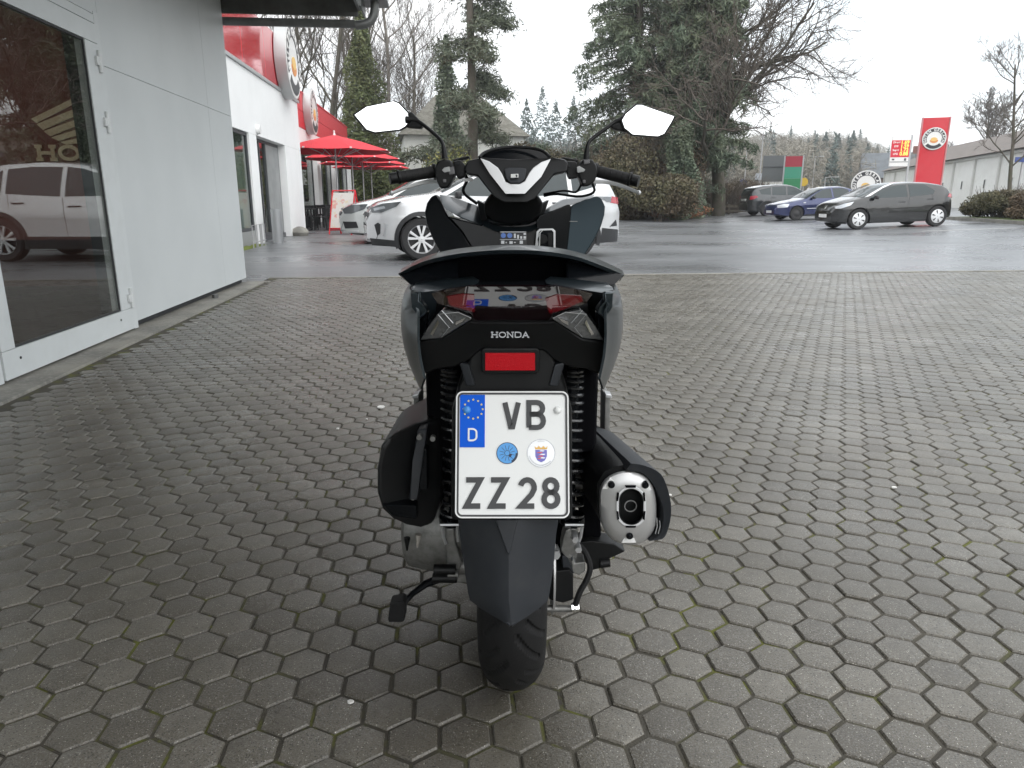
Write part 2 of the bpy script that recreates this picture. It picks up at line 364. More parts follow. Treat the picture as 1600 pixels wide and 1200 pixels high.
# door: leaf frame, glass, hinges
dy0, dy1, dz1 = 4.06, 5.78, 2.21
dl = gpart(MB().box2((WX-.06, dy0, .03), (WX+.012, dy1, .19)).box2((WX-.06, dy0, 2.08), (WX+.012, dy1, dz1)).box2((WX-.06, dy0, .192), (WX+.0118, dy0+.13, 2.078)).box2((WX-.06, dy1-.20, .192), (WX+.0118, dy1, 2.078)), 'door_leaf', m_frame, bevel=.003)
gpart(MB().box2((WX-.08, dy0-.09, .02), (WX+.004, dy0-.008, 2.30)).box2((WX-.08, dy1+.008, .02), (WX+.004, 5.855, 2.30)).box2((WX-.08, dy0-.008, 2.218), (WX+.003, dy1+.008, 2.278)), 'door_frame', m_frame, bevel=.003)
m_door_glass = window_glass('door_glass', (.80, .82, .80), 1.9)
gpart(MB().box2((WX-.012, dy0+.128, .188), (WX-.006, dy1-.198, 2.082)), 'pane', m_door_glass, dl)
gpart(MB().box2((WX-.006, dy0+.13, .192), (WX+.004, dy1-.2, .205)).box2((WX-.006, dy0+.13, 2.066), (WX+.004, dy1-.2, 2.078)).box2((WX-.006, dy0+.13, .206), (WX+.004, dy0+.143, 2.065)).box2((WX-.006, dy1-.213, .206), (WX+.004, dy1-.2, 2.065)), 'gasket', m_gap, dl)
m_hw = M('white_hinge', (.62, .64, .64), .4)
for z in (1.96, 1.55, .27):
    gpart(MB().cyl((WX+.022, dy1-.03, z-.075), (WX+.022, dy1-.03, z+.075), .014, n=14).box2((WX+.0125, dy1-.085, z-.03), (WX+.03, dy1-.03, z+.03)).box2((WX+.0125, dy1-.03, z-.07), (WX+.026, dy1+.004, z-.03)), 'hinge', m_hw, dl, bevel=.002)
for y in (dy0+.16, dy1-.24): gpart(MB().cyl((WX+.0125, y, .13), (WX+.016, y, .13), .008, n=10), 'plug', m_gap, dl)
# roof: overhang, soffit, gutter at the far end
m_soff = M('soffit_boards', (.16, .115, .085), .6, noise=[(3, (.12, .085, .06), .4, .6)])
m_zinc = M('zinc', (.16, .165, .165), .45, .5, noise=[(5, (.11, .115, .11), .4, .7)])
m_tile = M('dark_roof_tile', (.055, .055, .055), .7, noise=[(8, (.08, .075, .07), .45, .7)])
RX = -.86
roof = gpart(MB().box2((-8.3, -4, 3.36), (RX, 9.18, 3.46)), 'roof', m_tile)
for k in range(12): gpart(MB().box2((RX-.02-.33*(k+1), 9.05, 3.30), (RX-.02-.33*k-.004, 9.50, 3.335), ), 'roof_tile', m_tile, roof, bevel=.01)
for k in range(10): gpart(MB().box2((WX+.001, 9.0-(k+1)*1.2, 3.30), (RX-.04, 9.0-k*1.2-.006, 3.325)), 'soffit_board', m_soff, roof)
gpart(MB().box2((-10, 9.14, 3.06), (RX-.05, 9.17, 3.32)).box2((RX-.05, -4, 3.12), (RX-.02, 9.17, 3.36)), 'fascia', m_zinc, roof)
g_ = MB(); ys = [(9.30+.075*math.cos(a_), 3.04-.075*math.sin(a_)) for a_ in np.linspace(0, PI, 12)]
g_.grid([[(x, y, z) for y, z in ys] for x in (-7, RX-.1)]); gp = gpart(g_, 'gutter', m_zinc, roof, solid=.006)
gpart(MB().tube(cr_spline([(RX-.1, 9.30, 3.0), (RX-.0, 9.3, 3.01), (RX+.09, 9.3, 3.06), (RX+.13, 9.3, 3.18), (RX+.13, 9.3, 3.34)], 12), .05, 12), 'gutter_bend', m_zinc, roof)
gpart(MB().box2((RX-.02, 9.0, 3.14), (RX+.0, 9.56, 3.46)).box2((RX, 9.05, 3.26), (RX+.28, 9.6, 3.31)), 'verge_trim', m_zinc, roof)
# unseen canopy added to shade the near part of the yard (above the frame)
cp_ = gpart(MB().box2((WX+.002, -2.2, 2.98), (.20, 4.2, 3.14)), 'added_shade_canopy', m_zinc)
for k in range(9): gpart(MB().box2((WX+.004, -2.2+k*.71+.004, 2.955), (.18, -2.2+(k+1)*.71-.004, 2.978)), 'soffit_board', m_soff, cp_)
for y in (-2.0, 3.4): gpart(MB().tube([(WX+.02, y, 3.9), (-.1, y, 3.15)], .02, 8), 'tie_rod', m_zinc, cp_)
# plinth strip
tag(MB().box2((WX-.3, -8, -.1), (-2.24, 9.2, .012)).box2((WX-.04, 9.2, -.1), (-2.18, 9.30, .012)).build('plinth', m_conc, bevel=.006), kind='structure')
gpart(MB().cyl((WX+.05, 7.68, -.01), (WX+.05, 7.68, .05), .03, n=14), 'drain_stub', m_zinc)
# brand panel inside: winged mark and lettering
ic = empty('ceiling_lamp', (-4.4, 6.0, 3.12), 0, 'small warm ceiling lamp glowing inside the showroom behind the door glass', 'lamp')
MB().cyl((0, 0, 0), (0, 0, .07), .09, n=20).build('housing', m_bfr0, ic); MB().cyl((0, 0, -.012), (0, 0, -.001), .08, n=20).build('diffuser', M('lamp_glow', (.9, .8, .6), .5, emit=((1, .78, .5), 6)), ic)
il = bpy.data.lights.new('lamp_light', 'AREA'); il.energy = 9; il.color = (1, .72, .5); il.size = .5; ilo = bpy.data.objects.new('lamp_light', il); COL.objects.link(ilo); ilo.parent = ic; ilo.location = (0, 0, -.03)
m_gold = M('sign_cream_glow', (.42, .36, .26), .5, emit=((.5, .40, .27), .12))  # faint emission added so the mark and letters show in the dark room
m_brown = M('sign_brown', (.20, .06, .045), .6)
sg = empty('shop_sign', (-5.0, 6.9, 0), 0, 'brown shop sign with cream striped wing mark above HONDA lettering, behind the door glass', 'sign')
def sgp(mb, name, mat, **k): return mb.build(name, mat, sg, off=(5.0, -6.9, 0), **k)
SGX = -4.6
SGY = 8.0
def sp_(u, v): p = on_y(u, v, SGY); return Vector((p.x, SGY, p.z))
sgp(MB().box2((-7.2, SGY+.004, .6), (-3.0, SGY+.05, 2.9)), 'board', m_brown)
feathers = [((49, 186), (118, 152), (121, 160), (58, 192)), ((58, 194), (123, 168), (125, 178), (68, 203)), ((69, 205), (127, 184), (129, 193), (79, 213)), ((81, 215), (131, 199), (134, 208), (92, 220)), ((95, 222), (136, 213), (140, 222), (104, 226))]
for f_ in feathers:
    sgp(MB().extr([sp_(*q) for q in f_], (0, -.012, 0)), 'wing_stripe', m_gold)
def stroke(pts, w, closed=False):       # 2D ribbon polygon list as quads
    P = [Vector(p) for p in pts]; n = len(P); Lq = []
    for i in range(n):
        a = P[i-1] if (i > 0 or closed) else None; c = P[(i+1) % n] if (i < n-1 or closed) else None
        d1 = (P[i]-a).normalized() if a is not None else None; d2 = (c-P[i]).normalized() if c is not None else None
        if d1 is None: d1 = d2
        if d2 is None: d2 = d1
        n1 = Vector((-d1.y, d1.x)); n2 = Vector((-d2.y, d2.x)); m_ = n1+n2
        m_ = m_.normalized() if m_.length > 1e-4 else n1
        k = 1/max(.42, m_.dot(n1)); Lq.append((P[i]+m_*k*w/2, P[i]-m_*k*w/2))
    return Lq
def arc(cx, cy, rx, ry, a0, a1, n=10): return [(cx+rx*math.cos(math.radians(a0+(a1-a0)*i/n)), cy+ry*math.sin(math.radians(a0+(a1-a0)*i/n))) for i in range(n+1)]
GLY = {
 'V': [([(0, 1), (.42, .03), (.58, .03), (1, 1)], 0)],
 'Z': [([(0, 1), (1, 1), (.02, 0), (1, 0)], 0)],
 'B': [([(0, 0), (0, 1)]+arc(.55, .765, .40, .235, 90, -90, 8)+[(.05, .53)], 0), ([(0.05, .53)]+arc(.57, .265, .43, .265, 90, -90, 8)+[(0, 0)], 0)],
 '2': [(arc(.5, .70, .5, .30, 165, -10, 10)+[(.80, .44), (.03, 0), (1, 0)], 0)],
 '8': [(arc(.5, .76, .44, .24, 0, 360, 18)[:-1], 1), (arc(.5, .26, .5, .27, 0, 360, 18)[:-1], 1)],
 'D': [([(0, 0), (0, 1)]+arc(.45, .7, .55, .3, 90, 0, 6)+arc(.45, .3, .55, .3, 0, -90, 6)+[(0, 0)], 0)],
 'H': [([(.14, 0), (.14, 1)], 0), ([(.86, 0), (.86, 1)], 0), ([(.14, .5), (.86, .5)], 0), ([(-.04, 1), (.32, 1)], 0), ([(.68, 1), (1.04, 1)], 0), ([(-.04, 0), (.32, 0)], 0), ([(.68, 0), (1.04, 0)], 0)],
 'O': [(arc(.5, .5, .5, .5, 0, 360, 22)[:-1], 1)],
 'N': [([(.14, 0), (.14, 1), (.86, 0), (.86, 1)], 0), ([(-.04, 0), (.32, 0)], 0), ([(.68, 1), (1.04, 1)], 0), ([(-.04, 1), (.14, 1)], 0)],
 'A': [([(.06, 0), (.5, 1), (.94, 0)], 0), ([(.24, .33), (.76, .33)], 0), ([(-.10, 0), (.22, 0)], 0), ([(.78, 0), (1.10, 0)], 0)],
}
def glyph(mb, ch, fn, w, h, sw, ext):    # fn(x, y, off) maps local metres to 3D
    for pts, closed in GLY[ch]:
        q = [(p[0]*w, p[1]*h) for p in pts]; Lq = stroke(q, sw, closed)
        rows = [[fn(a.x, a.y, 0), fn(a.x, a.y, ext), fn(b_.x, b_.y, ext), fn(b_.x, b_.y, 0)] for a, b_ in Lq]
        if closed: rows.append(rows[0])
        mb.loft(rows, caps=not closed)
    return mb
for ch, u0, u1 in (('H', 59, 89), ('O', 96, 124), ('N', 131, 160), ('D', 167, 194), ('A', 200, 230)):
    a0 = sp_(u0, 249); a1 = sp_(u1, 249)
    sgp(glyph(MB(), ch, lambda x, y, o_: (a0.x+x, SGY-.001-o_, a0.z+y), a1.x-a0.x, .125, .034, .012), 'letter', m_gold, smooth=0)
# ================================================================== burger restaurant
BX = -4.30
m_render = M('white_render', (.85, .855, .85), .7, noise=[(1.2, (.80, .805, .80), .45, .75)], bump=(60, .05))
m_redpan = M('red_gloss_panel', (.60, .012, .03), .12, coat=.7, bump=(.9, .05))
m_redmat = M('red_matt_panel', (.62, .03, .045), .45)
m_bwin = window_glass('shop_glass', (.70, .78, .75), 1.7)
m_bfr = M('anthracite_frame', (.07, .075, .08), .45)
m_cap = M('grey_flashing', (.45, .46, .46), .4, .4)
bb = empty('burger_restaurant', (BX, 20, 0), 0, 'white rendered burger restaurant with glossy red fascia and round lightbox signs', 'building')
BO = (-BX, -20, 0)
def bpart(mb, name, mat, par=bb, **k): return mb.build(name, mat, par, off=BO, **k)
bpart(MB().box2((BX-.35, 10, 2.48), (BX, 23.55, 3.86)).box2((BX-.35, 17.45, 0), (BX, 18.12, 2.48)).box2((BX-.35, 21.3, 0), (BX, 23.55, 2.48)).box2((BX-.35, 10, 0), (BX, 14.2, 2.48))
      .box2((BX-9, 23.2, 0), (BX-.35, 23.55, 3.86)), 'wall', m_render, bevel=.01)
bpart(MB().box2((BX-.40, 10, 3.862), (BX+.05, 23.62, 3.93)), 'flashing', m_cap)
for k in range(7):
    y1 = 24.15-k*2.2; bpart(MB().box2((BX-.12, y1-2.19, 3.932), (BX-.02, y1, 5.30)), 'fascia_panel', m_redpan, bevel=.006)
bpart(MB().box2((BX-2.0, 9, 3.9), (BX-.13, 24.1, 5.25)), 'parapet', m_bfr)
# windows of the first part
def bwin(y0, y1, z0, z1, X, name='window', posts=()):
    w = bpart(MB().box2((X-.06, y0, z0), (X, y0+.06, z1)).box2((X-.06, y1-.06, z0), (X, y1, z1)).box2((X-.06, y0+.06, z0), (X, y1-.06, z0+.07)).box2((X-.06, y0+.06, z1-.07), (X, y1-.06, z1)), name, m_bfr)
    for p_ in posts: bpart(MB().box2((X-.05, p_-.04, z0+.07), (X+.01, p_+.04, z1-.07)), 'mullion', m_bfr, w)
    bpart(MB().box2((X-.04, y0+.06, z0+.07), (X-.03, y1-.06, z1-.07)), 'pane', m_bwin, w); return w
bwin(14.2, 17.45, .32, 2.48, BX-.05, posts=(15.9,)); bpart(MB().box2((BX-.3, 14.2, 0), (BX-.04, 17.45, .318)), 'sill', m_cap)
bwin(18.12, 21.3, .12, 2.48, BX-.20, posts=(19.1, 19.75))
m_lpan = M('grey_door_panel', (.30, .31, .31), .5, noise=[(3, (.25, .26, .26), .4, .6)])
bpart(MB().box2((BX-.26, 19.8, .14), (BX-.195, 21.22, 2.4)), 'door_panel', m_lpan)
bpart(MB().box2((BX-.33, 18.12, 0), (BX-.16, 21.3, .118)), 'threshold', m_bfr)
bpart(MB().cyl((BX+.0, 18.2, 2.62), (BX+.09, 18.2, 2.62), .12, .10, n=20), 'wall_lamp', m_white, bevel=.01)
m_intr = M('restaurant_interior', (.26, .21, .165), .8, noise=[(1.2, (.30, .05, .04), .55, .6), (2, (.35, .32, .28), .6, .65)])
bpart(MB().box2((BX-4, 10.2, 0), (BX-3.9, 23, 3.8)).box2((BX-4, 10.2, -.02), (BX-.4, 23, .03)).box2((BX-4, 10.2, 2.7), (BX-.36, 23, 2.8)), 'interior', m_intr)
# second part, set back
BX2 = -5.75
bpart(MB().box2((BX2-.3, 23.55, 3.0), (BX2, 47.3, 3.92)).box2((BX2-.3, 23.55, 0), (BX2, 24.6, 3.0))
      .box2((BX2-.25, 34.7, 0), (BX2+.12, 35.7, 3.0)).box2((BX2-.25, 40.3, 0), (BX2+.12, 41.2, 3.0)).box2((BX2-.25, 46.8, 0), (BX2+.12, 47.3, 3.0)), 'side_wall', m_render)
f2 = bpart(MB().box2((BX2-.14, 23.56, 4.62), (BX2+.02, 47.3, 5.34)).box2((BX2-.14, 23.56, 3.93), (BX2+.02, 47.3, 4.60)), 'fascia', m_redmat)
bpart(MB().box2((BX2-.18, 23.6, 5.345), (BX2+.05, 47.35, 5.40)), 'fascia_cap', m_redmat, f2)
for y0, y1 in ((24.6, 34.7), (35.7, 40.3), (41.2, 46.8)):
    bwin(y0, y1, .1, 2.98, BX2-.08, posts=(y0+(y1-y0)/3, y0+2*(y1-y0)/3))
bpart(MB().box2((BX2-5, 23.6, 0), (BX2-4.9, 47, 3.9)).box2((BX2-5, 23.6, 3.3), (BX2-.32, 47, 3.4)).box2((BX2-5, 46.9, 0), (BX2-.3, 47.0, 3.9)), 'rear_interior', m_intr)
# round lightbox signs (shared builder also for the pylon and the lollipop sign)
m_sgw = M('sign_white', (.85, .84, .82), .35, coat=.3); m_sgk = M('sign_black', (.03, .03, .035), .4); m_bun = M('bun_orange', (.75, .30, .09), .5); m_bun2 = M('bun_yellow', (.85, .55, .18), .5)
def round_sign(parent, c, X, Yv, N, R, thick, rim=m_cap, words=(('GUTEN', 198), ('GERLACH', 91)), fan=18.2, prox=None):
    """disc facing N, X = reading direction, Yv = up"""
    c = Vector(c); X = Vector(X); Yv = Vector(Yv); N = Vector(N)
    def T(x, y, o): return c+X*x+Yv*y+N*o
    def disc(r0, r1, o0, o1, name, mat, n=48, a0=0, a1=2*PI):
        mb = MB(); rows = []
        k = n if a1-a0 > 6.2 else max(6, int(n*(a1-a0)/6.28))
        for i in range(k+1):
            a = a0+(a1-a0)*i/k; cs, sn = math.cos(a), math.sin(a)
            rows.append([T(r0*cs, r0*sn, o0), T(r1*cs, r1*sn, o0), T(r1*cs, r1*sn, o1), T(r0*cs, r0*sn, o1)])
        mb.loft(rows, caps=(a1-a0) < 6.2); return mb.build(name, mat, parent, off=prox)
    disc(.001, R, -thick, 0, 'lightbox', rim); disc(.001, R*.97, 0.001, .012, 'face', m_sgw)
    disc(R*.62, R*.90, .0125, .020, 'ring_band', m_sgk, a0=math.radians(-28), a1=math.radians(208))
    disc(R*.62, R*.90, .0125, .020, 'lower_band', m_sgk, a0=math.radians(222), a1=math.radians(318))
    for w, a0 in words:
        for i, ch in enumerate(w):
            a = math.radians(a0-i*fan)
            me = text_mesh(ch, R*.28, .006, bold=R*.012)
            er = X*math.cos(a)+Yv*math.sin(a); et = X*math.sin(a)-Yv*math.cos(a)
            mt = Matrix(((et.x, er.x, N.x), (et.y, er.y, N.y), (et.z, er.z, N.z))).to_4x4()
            q = c+er*R*.76+N*.026+(Vector(prox) if prox else Vector())
            me.transform(Matrix.Translation(q) @ mt); link('letter', me, parent, m_sgw)
    # burger picture: lower bun glow and bun domes
    bm = MB(); bm.extr([T(.34*R*math.cos(a), -.16*R+.26*R*math.sin(a)*(.9 if math.sin(a) < 0 else .35), .0125) for a in np.linspace(0, 2*PI, 28)[:-1]], N*.010); bm.build('bun', m_bun, parent, off=prox)
    bm = MB(); bm.extr([T(-.02*R+.27*R*math.cos(a), -.06*R+.17*R*math.sin(a), .0235) for a in np.linspace(0, 2*PI, 24)[:-1]], N*.008); bm.build('bun_top', m_bun2, parent, off=prox)
s1_ = empty('round_sign', (BX, 21.7, 4.7), 0, 'round white lightbox with GUTEN GERLACH ring on the glossy red fascia of the burger restaurant', 'sign')
round_sign(s1_, (BX+.30, 21.75, 4.72), (0, 1, 0), (0, 0, 1), (1, 0, 0), .98, .3, prox=(-BX, -21.7, -4.7))
s2_ = empty('round_sign', (BX2, 33.5, 4.7), 0, 'round white lightbox with GUTEN GERLACH ring on the matt red fascia of the set-back part', 'sign')
round_sign(s2_, (BX2+.33, 33.5, 4.72), (0, 1, 0), (0, 0, 1), (1, 0, 0), .95, .3, prox=(-BX2, -33.5, -4.7))
# ================================================================== scooter
BY = 1.373
sco = empty('motor_scooter', h2w((0, BY, 0)), -YAW, 'dark blue-grey metallic scooter seen from behind, parked on the hexagonal pavers', 'scooter')
OFF = (0, -BY, 0)
def bk(mb, name, mat, par=sco, **k): return mb.build(name, mat, par, off=OFF, **k)
def PX(pts, Y=None): return [HP(p[0], p[1], p[2] if len(p) > 2 else Y) for p in pts]
def mirp(pts): return [(1600-p[0],)+tuple(p[1:]) for p in pts][::-1]
def ps(pts, Y, depth, name, mat, par=sco, bevel=.003, shrink=.0, **k):
    f = PX(pts, Y); c = sum(f, Vector())/len(f)
    bkp = [c+(p-c)*(1-shrink)+Vector((0, depth, 0)) for p in f]
    return bk(MB().prism(f, bkp), name, mat, par, bevel=bevel, **k)
def both(fn): fn(1); fn(-1)
def sx(p, s): return Vector((p[0]*s, p[1], p[2]))
# ---- rear wheel
R_ = .256; ty = MB(); rows = []; NT = 640
for i in range(NT):
    th = 2*PI*i/NT; row = []
    for j in range(65):
        ph = math.radians(-128+256*j/64); x = .066*math.sin(ph); r = R_-.066+.066*math.cos(ph)*(1 if math.cos(ph) > 0 else .35)
        s_ = abs(x)/.066
        if .10 < s_ < .93 and math.cos(ph) > .12:
            def gv(q, w_): q = abs((q % 1.0)-.5); return max(0., min(1., (w_-q)/.035))
            ph0 = th*6.5/PI+(.0 if x > 0 else .5); e1 = max(0, min(1, (s_-.10)/.05))*max(0, min(1, (.80-s_)/.05)); e2 = max(0, min(1, (s_-.34)/.05))*max(0, min(1, (.93-s_)/.05))
            r -= .0055*max(gv(ph0-s_*.95, .085)*e1, gv(ph0+.40-s_*.75, .07)*e2)
        row.append((x, BY+r*math.cos(th), R_+r*math.sin(th)))
    rows.append(row)
rows.append(rows[0]); bk(ty.grid(rows), 'rear_tyre', m_rub, smooth=28)
bk(MB().lathe([(-.055, .172), (-.05, .15), (-.02, .14), (.02, .14), (.05, .15), (.055, .172)], (0, BY, R_), (1, 0, 0), 40).lathe([(-.03, .05), (-.03, .03), (.03, .03), (.03, .05)], (0, BY, R_), (1, 0, 0), 24), 'rear_rim', m_black)
# ---- rear mudguard
rows = []
for v, l, r, ye, yc in ((770, 712, 880, 1.150, 1.115), (800, 715, 874, 1.145, 1.10), (830, 718, 869, 1.14, 1.088), (880, 725, 865, 1.135, 1.077), (925, 731, 859, 1.13, 1.068), (938, 734, 856, 1.122, 1.066), (950, 750, 843, 1.108, 1.064), (962, 769, 826, 1.092, 1.062), (972, 787, 810, 1.072, 1.061), (977, 796, 801, 1.062, 1.0605)):
    rows.append([HP(l+(r-l)*k/12, v+(0 if v > 900 else 4*(abs(k/6-1))), yc+.006+(ye-yc-.006)*abs(k/6-1)**1.7) for k in range(13)])
mg = bk(MB().grid(rows), 'rear_mudguard', m_grey, solid=.003, smooth=20)
bk(MB().prism(PX([(774, 812, 1.092), (809, 812, 1.092), (797, 866, 1.077), (793, 866, 1.077)]), PX([(774, 812, 1.115), (809, 812, 1.115), (797, 866, 1.10), (793, 866, 1.10)])), 'mudguard_rib', m_grey, mg, bevel=.003)
# ---- number plate
PA = math.radians(21); PUP = Vector((0, math.sin(PA), math.cos(PA))); PN = Vector((0, -math.cos(PA), math.sin(PA))); PC = HP(800.5, 709.5, 1.065)
def ploc(u, v):
    d = rayh(u, v); o = Vector((0, 0, CAMH)); t_ = (PC-o).dot(PN)/d.dot(PN); p = o+d*t_-PC
    return p.x, p.dot(PUP)
def pw(x, y, o=0): return PC+Vector((x, 0, 0))+PUP*y+PN*o
def rrect(w, h, r, n=6):
    out = []
    for cx, cy, a0 in ((w/2-r, h/2-r, 0), (-w/2+r, h/2-r, 90), (-w/2+r, -h/2+r, 180), (w/2-r, -h/2+r, 270)):
        out += arc(cx, cy, r, r, a0, a0+90, n)
    return out
m_plw = M('plate_white', (.72, .73, .72), .3, coat=.4); m_plk = M('plate_black', (.035, .036, .038), .45); m_eu = M('plate_blue', (.002, .10, .62), .5, ior=1.25); m_star = M('plate_star', (.75, .62, .18), .4)
npl = bk(MB().prism([pw(x, y, .0) for x, y in rrect(.180, .2005, .011)], [pw(x, y, -.002) for x, y in rrect(.180, .2005, .011)]), 'number_plate', m_plw)
def pring(w, h, r, t_, o0, o1, name, mat):
    a = rrect(w, h, r); b_ = rrect(w-2*t_, h-2*t_, max(r-t_, .001)); rows = [[pw(*a[i], o0), pw(*a[i], o1), pw(*b_[i], o1), pw(*b_[i], o0)] for i in range(len(a))]
    rows.append(rows[0]); return bk(MB().loft(rows, caps=False), name, mat, npl)
pring(.180, .2005, .011, .0022, .0001, .0022, 'plate_edge', m_plw); pring(.1755, .196, .0090, .0030, .0001, .0016, 'plate_border', m_plk)
x0, y1 = ploc(719, 617); x1, y0 = ploc(757.5, 699)
bk(MB().prism([pw(x, y, .0012) for x, y in ((x0, y0), (x1, y0), (x1, y1), (x0, y1))], [pw(x, y, .0001) for x, y in ((x0, y0), (x1, y0), (x1, y1), (x0, y1))]), 'euro_band', m_eu, npl)
scx, scy = ploc(739.5, 639.5)
for k in range(12):
    a = 2*PI*k/12; pts = [(scx+.0152*math.cos(a)+.0022*(1 if i % 2 == 0 else .45)*math.sin(2*PI*i/10), scy+.0152*math.sin(a)+.0022*(1 if i % 2 == 0 else .45)*math.cos(2*PI*i/10)) for i in range(10)]
    bk(MB().prism([pw(x, y, .0018) for x, y in pts], [pw(x, y, .0011) for x, y in pts]), 'star', m_star, npl, smooth=0)
def pletter(ch, u0, v0, u1, v1, sw, mat=m_plk, ext=.0018, base=.0):
    a0 = ploc(u0, v1); a1 = ploc(u1, v0); w_, h_ = a1[0]-a0[0]-sw, a1[1]-a0[1]-sw
    bk(glyph(MB(), ch, lambda x, y, o_: pw(a0[0]+sw/2+x, a0[1]+sw/2+y, base+o_+.0001), w_, h_, sw, ext), 'letter', mat, npl, smooth=30)
pletter('D', 731, 669, 746, 689.5, .0027, m_plw, .0008, .0012)
pletter('V', 785, 625, 814, 672, .0082); pletter('B', 822.5, 625, 853, 672, .0082)
pletter('Z', 724, 745.5, 755, 795, .0086); pletter('Z', 763, 745.5, 794.5, 795, .0086); pletter('2', 809, 745.5, 839, 795, .0086); pletter('8', 846, 745.5, 875.5, 795, .0086)
def pdisc(u, v, r, o0, o1, name, mat, n=32, sq=1): 
    cx, cy = ploc(u, v); pts = [(cx+r*math.cos(2*PI*k/n), cy+r*math.sin(2*PI*k/n)*sq) for k in range(n)]
    return bk(MB().prism([pw(x, y, o1) for x, y in pts], [pw(x, y, o0) for x, y in pts]), name, mat, npl)
def pdome(u, v, r, hgt, name, mat):
    cx, cy = ploc(u, v); rows = [[pw(cx+r*math.cos(a)*math.cos(2*PI*k/20), cy+r*math.cos(a)*math.sin(2*PI*k/20), .0005+hgt*math.sin(a)) for k in range(20)] for a in np.linspace(0, PI/2-.02, 7)]
    bk(MB().loft(rows), name, mat, npl)
pdome(729.5, 640.5, .0066, .005, 'bolt_cap', M('cap_blue', (.06, .27, .70), .35)); pdome(871, 641, .0064, .005, 'bolt_cap', m_plw)
pdisc(792.5, 708, .0172, .0001, .0006, 'test_sticker', M('sticker_blue', (.08, .33, .72), .4)); m_ink = M('ink', (.02, .03, .06), .5)
cx, cy = ploc(792.5, 708)
for k in range(12):
    a = 2*PI*k/12+.26; q = [(.0055, -.00035), (.0125, -.00035), (.0125, .00035), (.0055, .00035)]
    bk(MB().prism([pw(cx+x*math.cos(a)-y*math.sin(a), cy+x*math.sin(a)+y*math.cos(a), .0009) for x, y in q], [pw(cx+x*math.cos(a)-y*math.sin(a), cy+x*math.sin(a)+y*math.cos(a), .0005) for x, y in q]), 'dial_mark', m_ink, npl, smooth=0)
def parc(cx, cy, r0, r1, a0, a1, o0, o1, name, mat, n=14):
    rows = [[pw(cx+r*math.cos(a), cy+r*math.sin(a), o) for r, o in ((r0, o0), (r0, o1), (r1, o1), (r1, o0))] for a in np.radians(np.linspace(a0, a1, n))]
    bk(MB().loft(rows, caps=abs(a1-a0) < 359), name, mat, npl, smooth=0)
parc(cx, cy, .0162, .0172, 0, 360, .0005, .0009, 'dial_rim', m_ink, 33); parc(cx, cy, .0038, .0046, 0, 360, .0005, .0009, 'dial_rim', m_ink, 20); parc(cx, cy, .0135, .0172, -62, 0, .0005, .0010, 'dial_mark', m_ink); parc(cx, cy, .004, .008, -60, -10, .0005, .0010, 'dial_mark', m_ink)
m_seal = M('seal_white', (.66, .67, .68), .25, .3); pdisc(845, 708, .0225, .0001, .0006, 'seal', m_seal)
cx, cy = ploc(845.5, 708); m_fade = M('seal_ink', (.22, .24, .27), .5)
parc(cx, cy, .0216, .0222, 0, 360, .0005, .0008, 'seal_rim', m_fade, 40)
for k in range(34):
    a = math.radians(195+k*(150/33)) if k < 28 else math.radians(76+(k-28)*5.6); r = .0192
    q = [(-.0004, -.0009), (.0004, -.0009), (.0004, .0009), (-.0004, .0009)]
    bk(MB().prism([pw(cx+(r+y)*math.cos(a)-x*math.sin(a), cy+(r+y)*math.sin(a)+x*math.cos(a), .0008) for x, y in q], [pw(cx+(r+y)*math.cos(a)-x*math.sin(a), cy+(r+y)*math.sin(a)+x*math.cos(a), .0005) for x, y in q]), 'seal_letter', m_fade, npl, smooth=0)
def ppoly(pts, o0, o1, name, mat): bk(MB().prism([pw(cx+x, cy+y, o1) for x, y in pts], [pw(cx+x, cy+y, o0) for x, y in pts]), name, mat, npl, smooth=0)
ppoly([(-.0092, .0052), (-.0092, -.005), (-.006, -.0115), (0, -.0145), (.006, -.0115), (.0092, -.005), (.0092, .0052)], .0005, .0010, 'shield', M('shield_blue', (.16, .15, .50), .4))
m_or = M('seal_gold', (.72, .42, .10), .4); ppoly([(-.0092, .006), (.0092, .006), (.0105, .0112), (.007, .0082), (.004, .0115), (0, .0082), (-.004, .0115), (-.007, .0082), (-.0105, .0112)], .0005, .0010, 'crown', m_or)
m_lr = M('lion_red', (.70, .10, .07), .4)
for k, (x, y, w_) in enumerate(((.001, .0035, .0045), (-.0025, .0008, .005), (.002, -.002, .005), (-.001, -.0048, .005), (.0022, -.0075, .0045), (-.003, -.0085, .003))):
    ppoly([(x-w_, y-.0004), (x+w_*.5, y-.001), (x+w_, y+.0006), (x-w_*.3, y+.0010)], .0009, .0013, 'lion_stripe', m_lr if k % 2 else m_seal)
# ---- plate carrier and reflector
ps([(738, 545, 1.118), (862, 545, 1.118), (874, 575, 1.124), (884, 600, 1.127), (894, 640, 1.125), (895, 815, 1.10), (704, 815, 1.10), (706, 640, 1.125), (716, 600, 1.127), (726, 575, 1.124)], 1.12, .12, 'plate_carrier', m_black, bevel=.008)
for s_ in (1, -1):
    q = [(717, 566, 1.119), (733, 570, 1.114), (742, 603, 1.114), (728, 604, 1.119)]
    if s_ < 0: q = mirp(q)
    ps(q, 1.1, .03, 'carrier_rib', m_grey, bevel=.003)
rf = ps([(752, 547), (757, 544), (838, 544), (843, 547), (843, 581), (838, 585), (757, 585), (752, 581)], 1.098, .04, 'reflector_housing', m_black, bevel=.003)
m_refl = M('red_reflector', (.42, .002, .008), .3, ior=1.3, bump=(700, .6, .002), emit=((.6, .0, .01), .03))  # slight red glow added to the colour, though no lamp sits here
ps([(758, 552), (836, 552), (836, 579), (758, 579)], 1.094, .006, 'reflector', m_refl, rf, bevel=.0008)
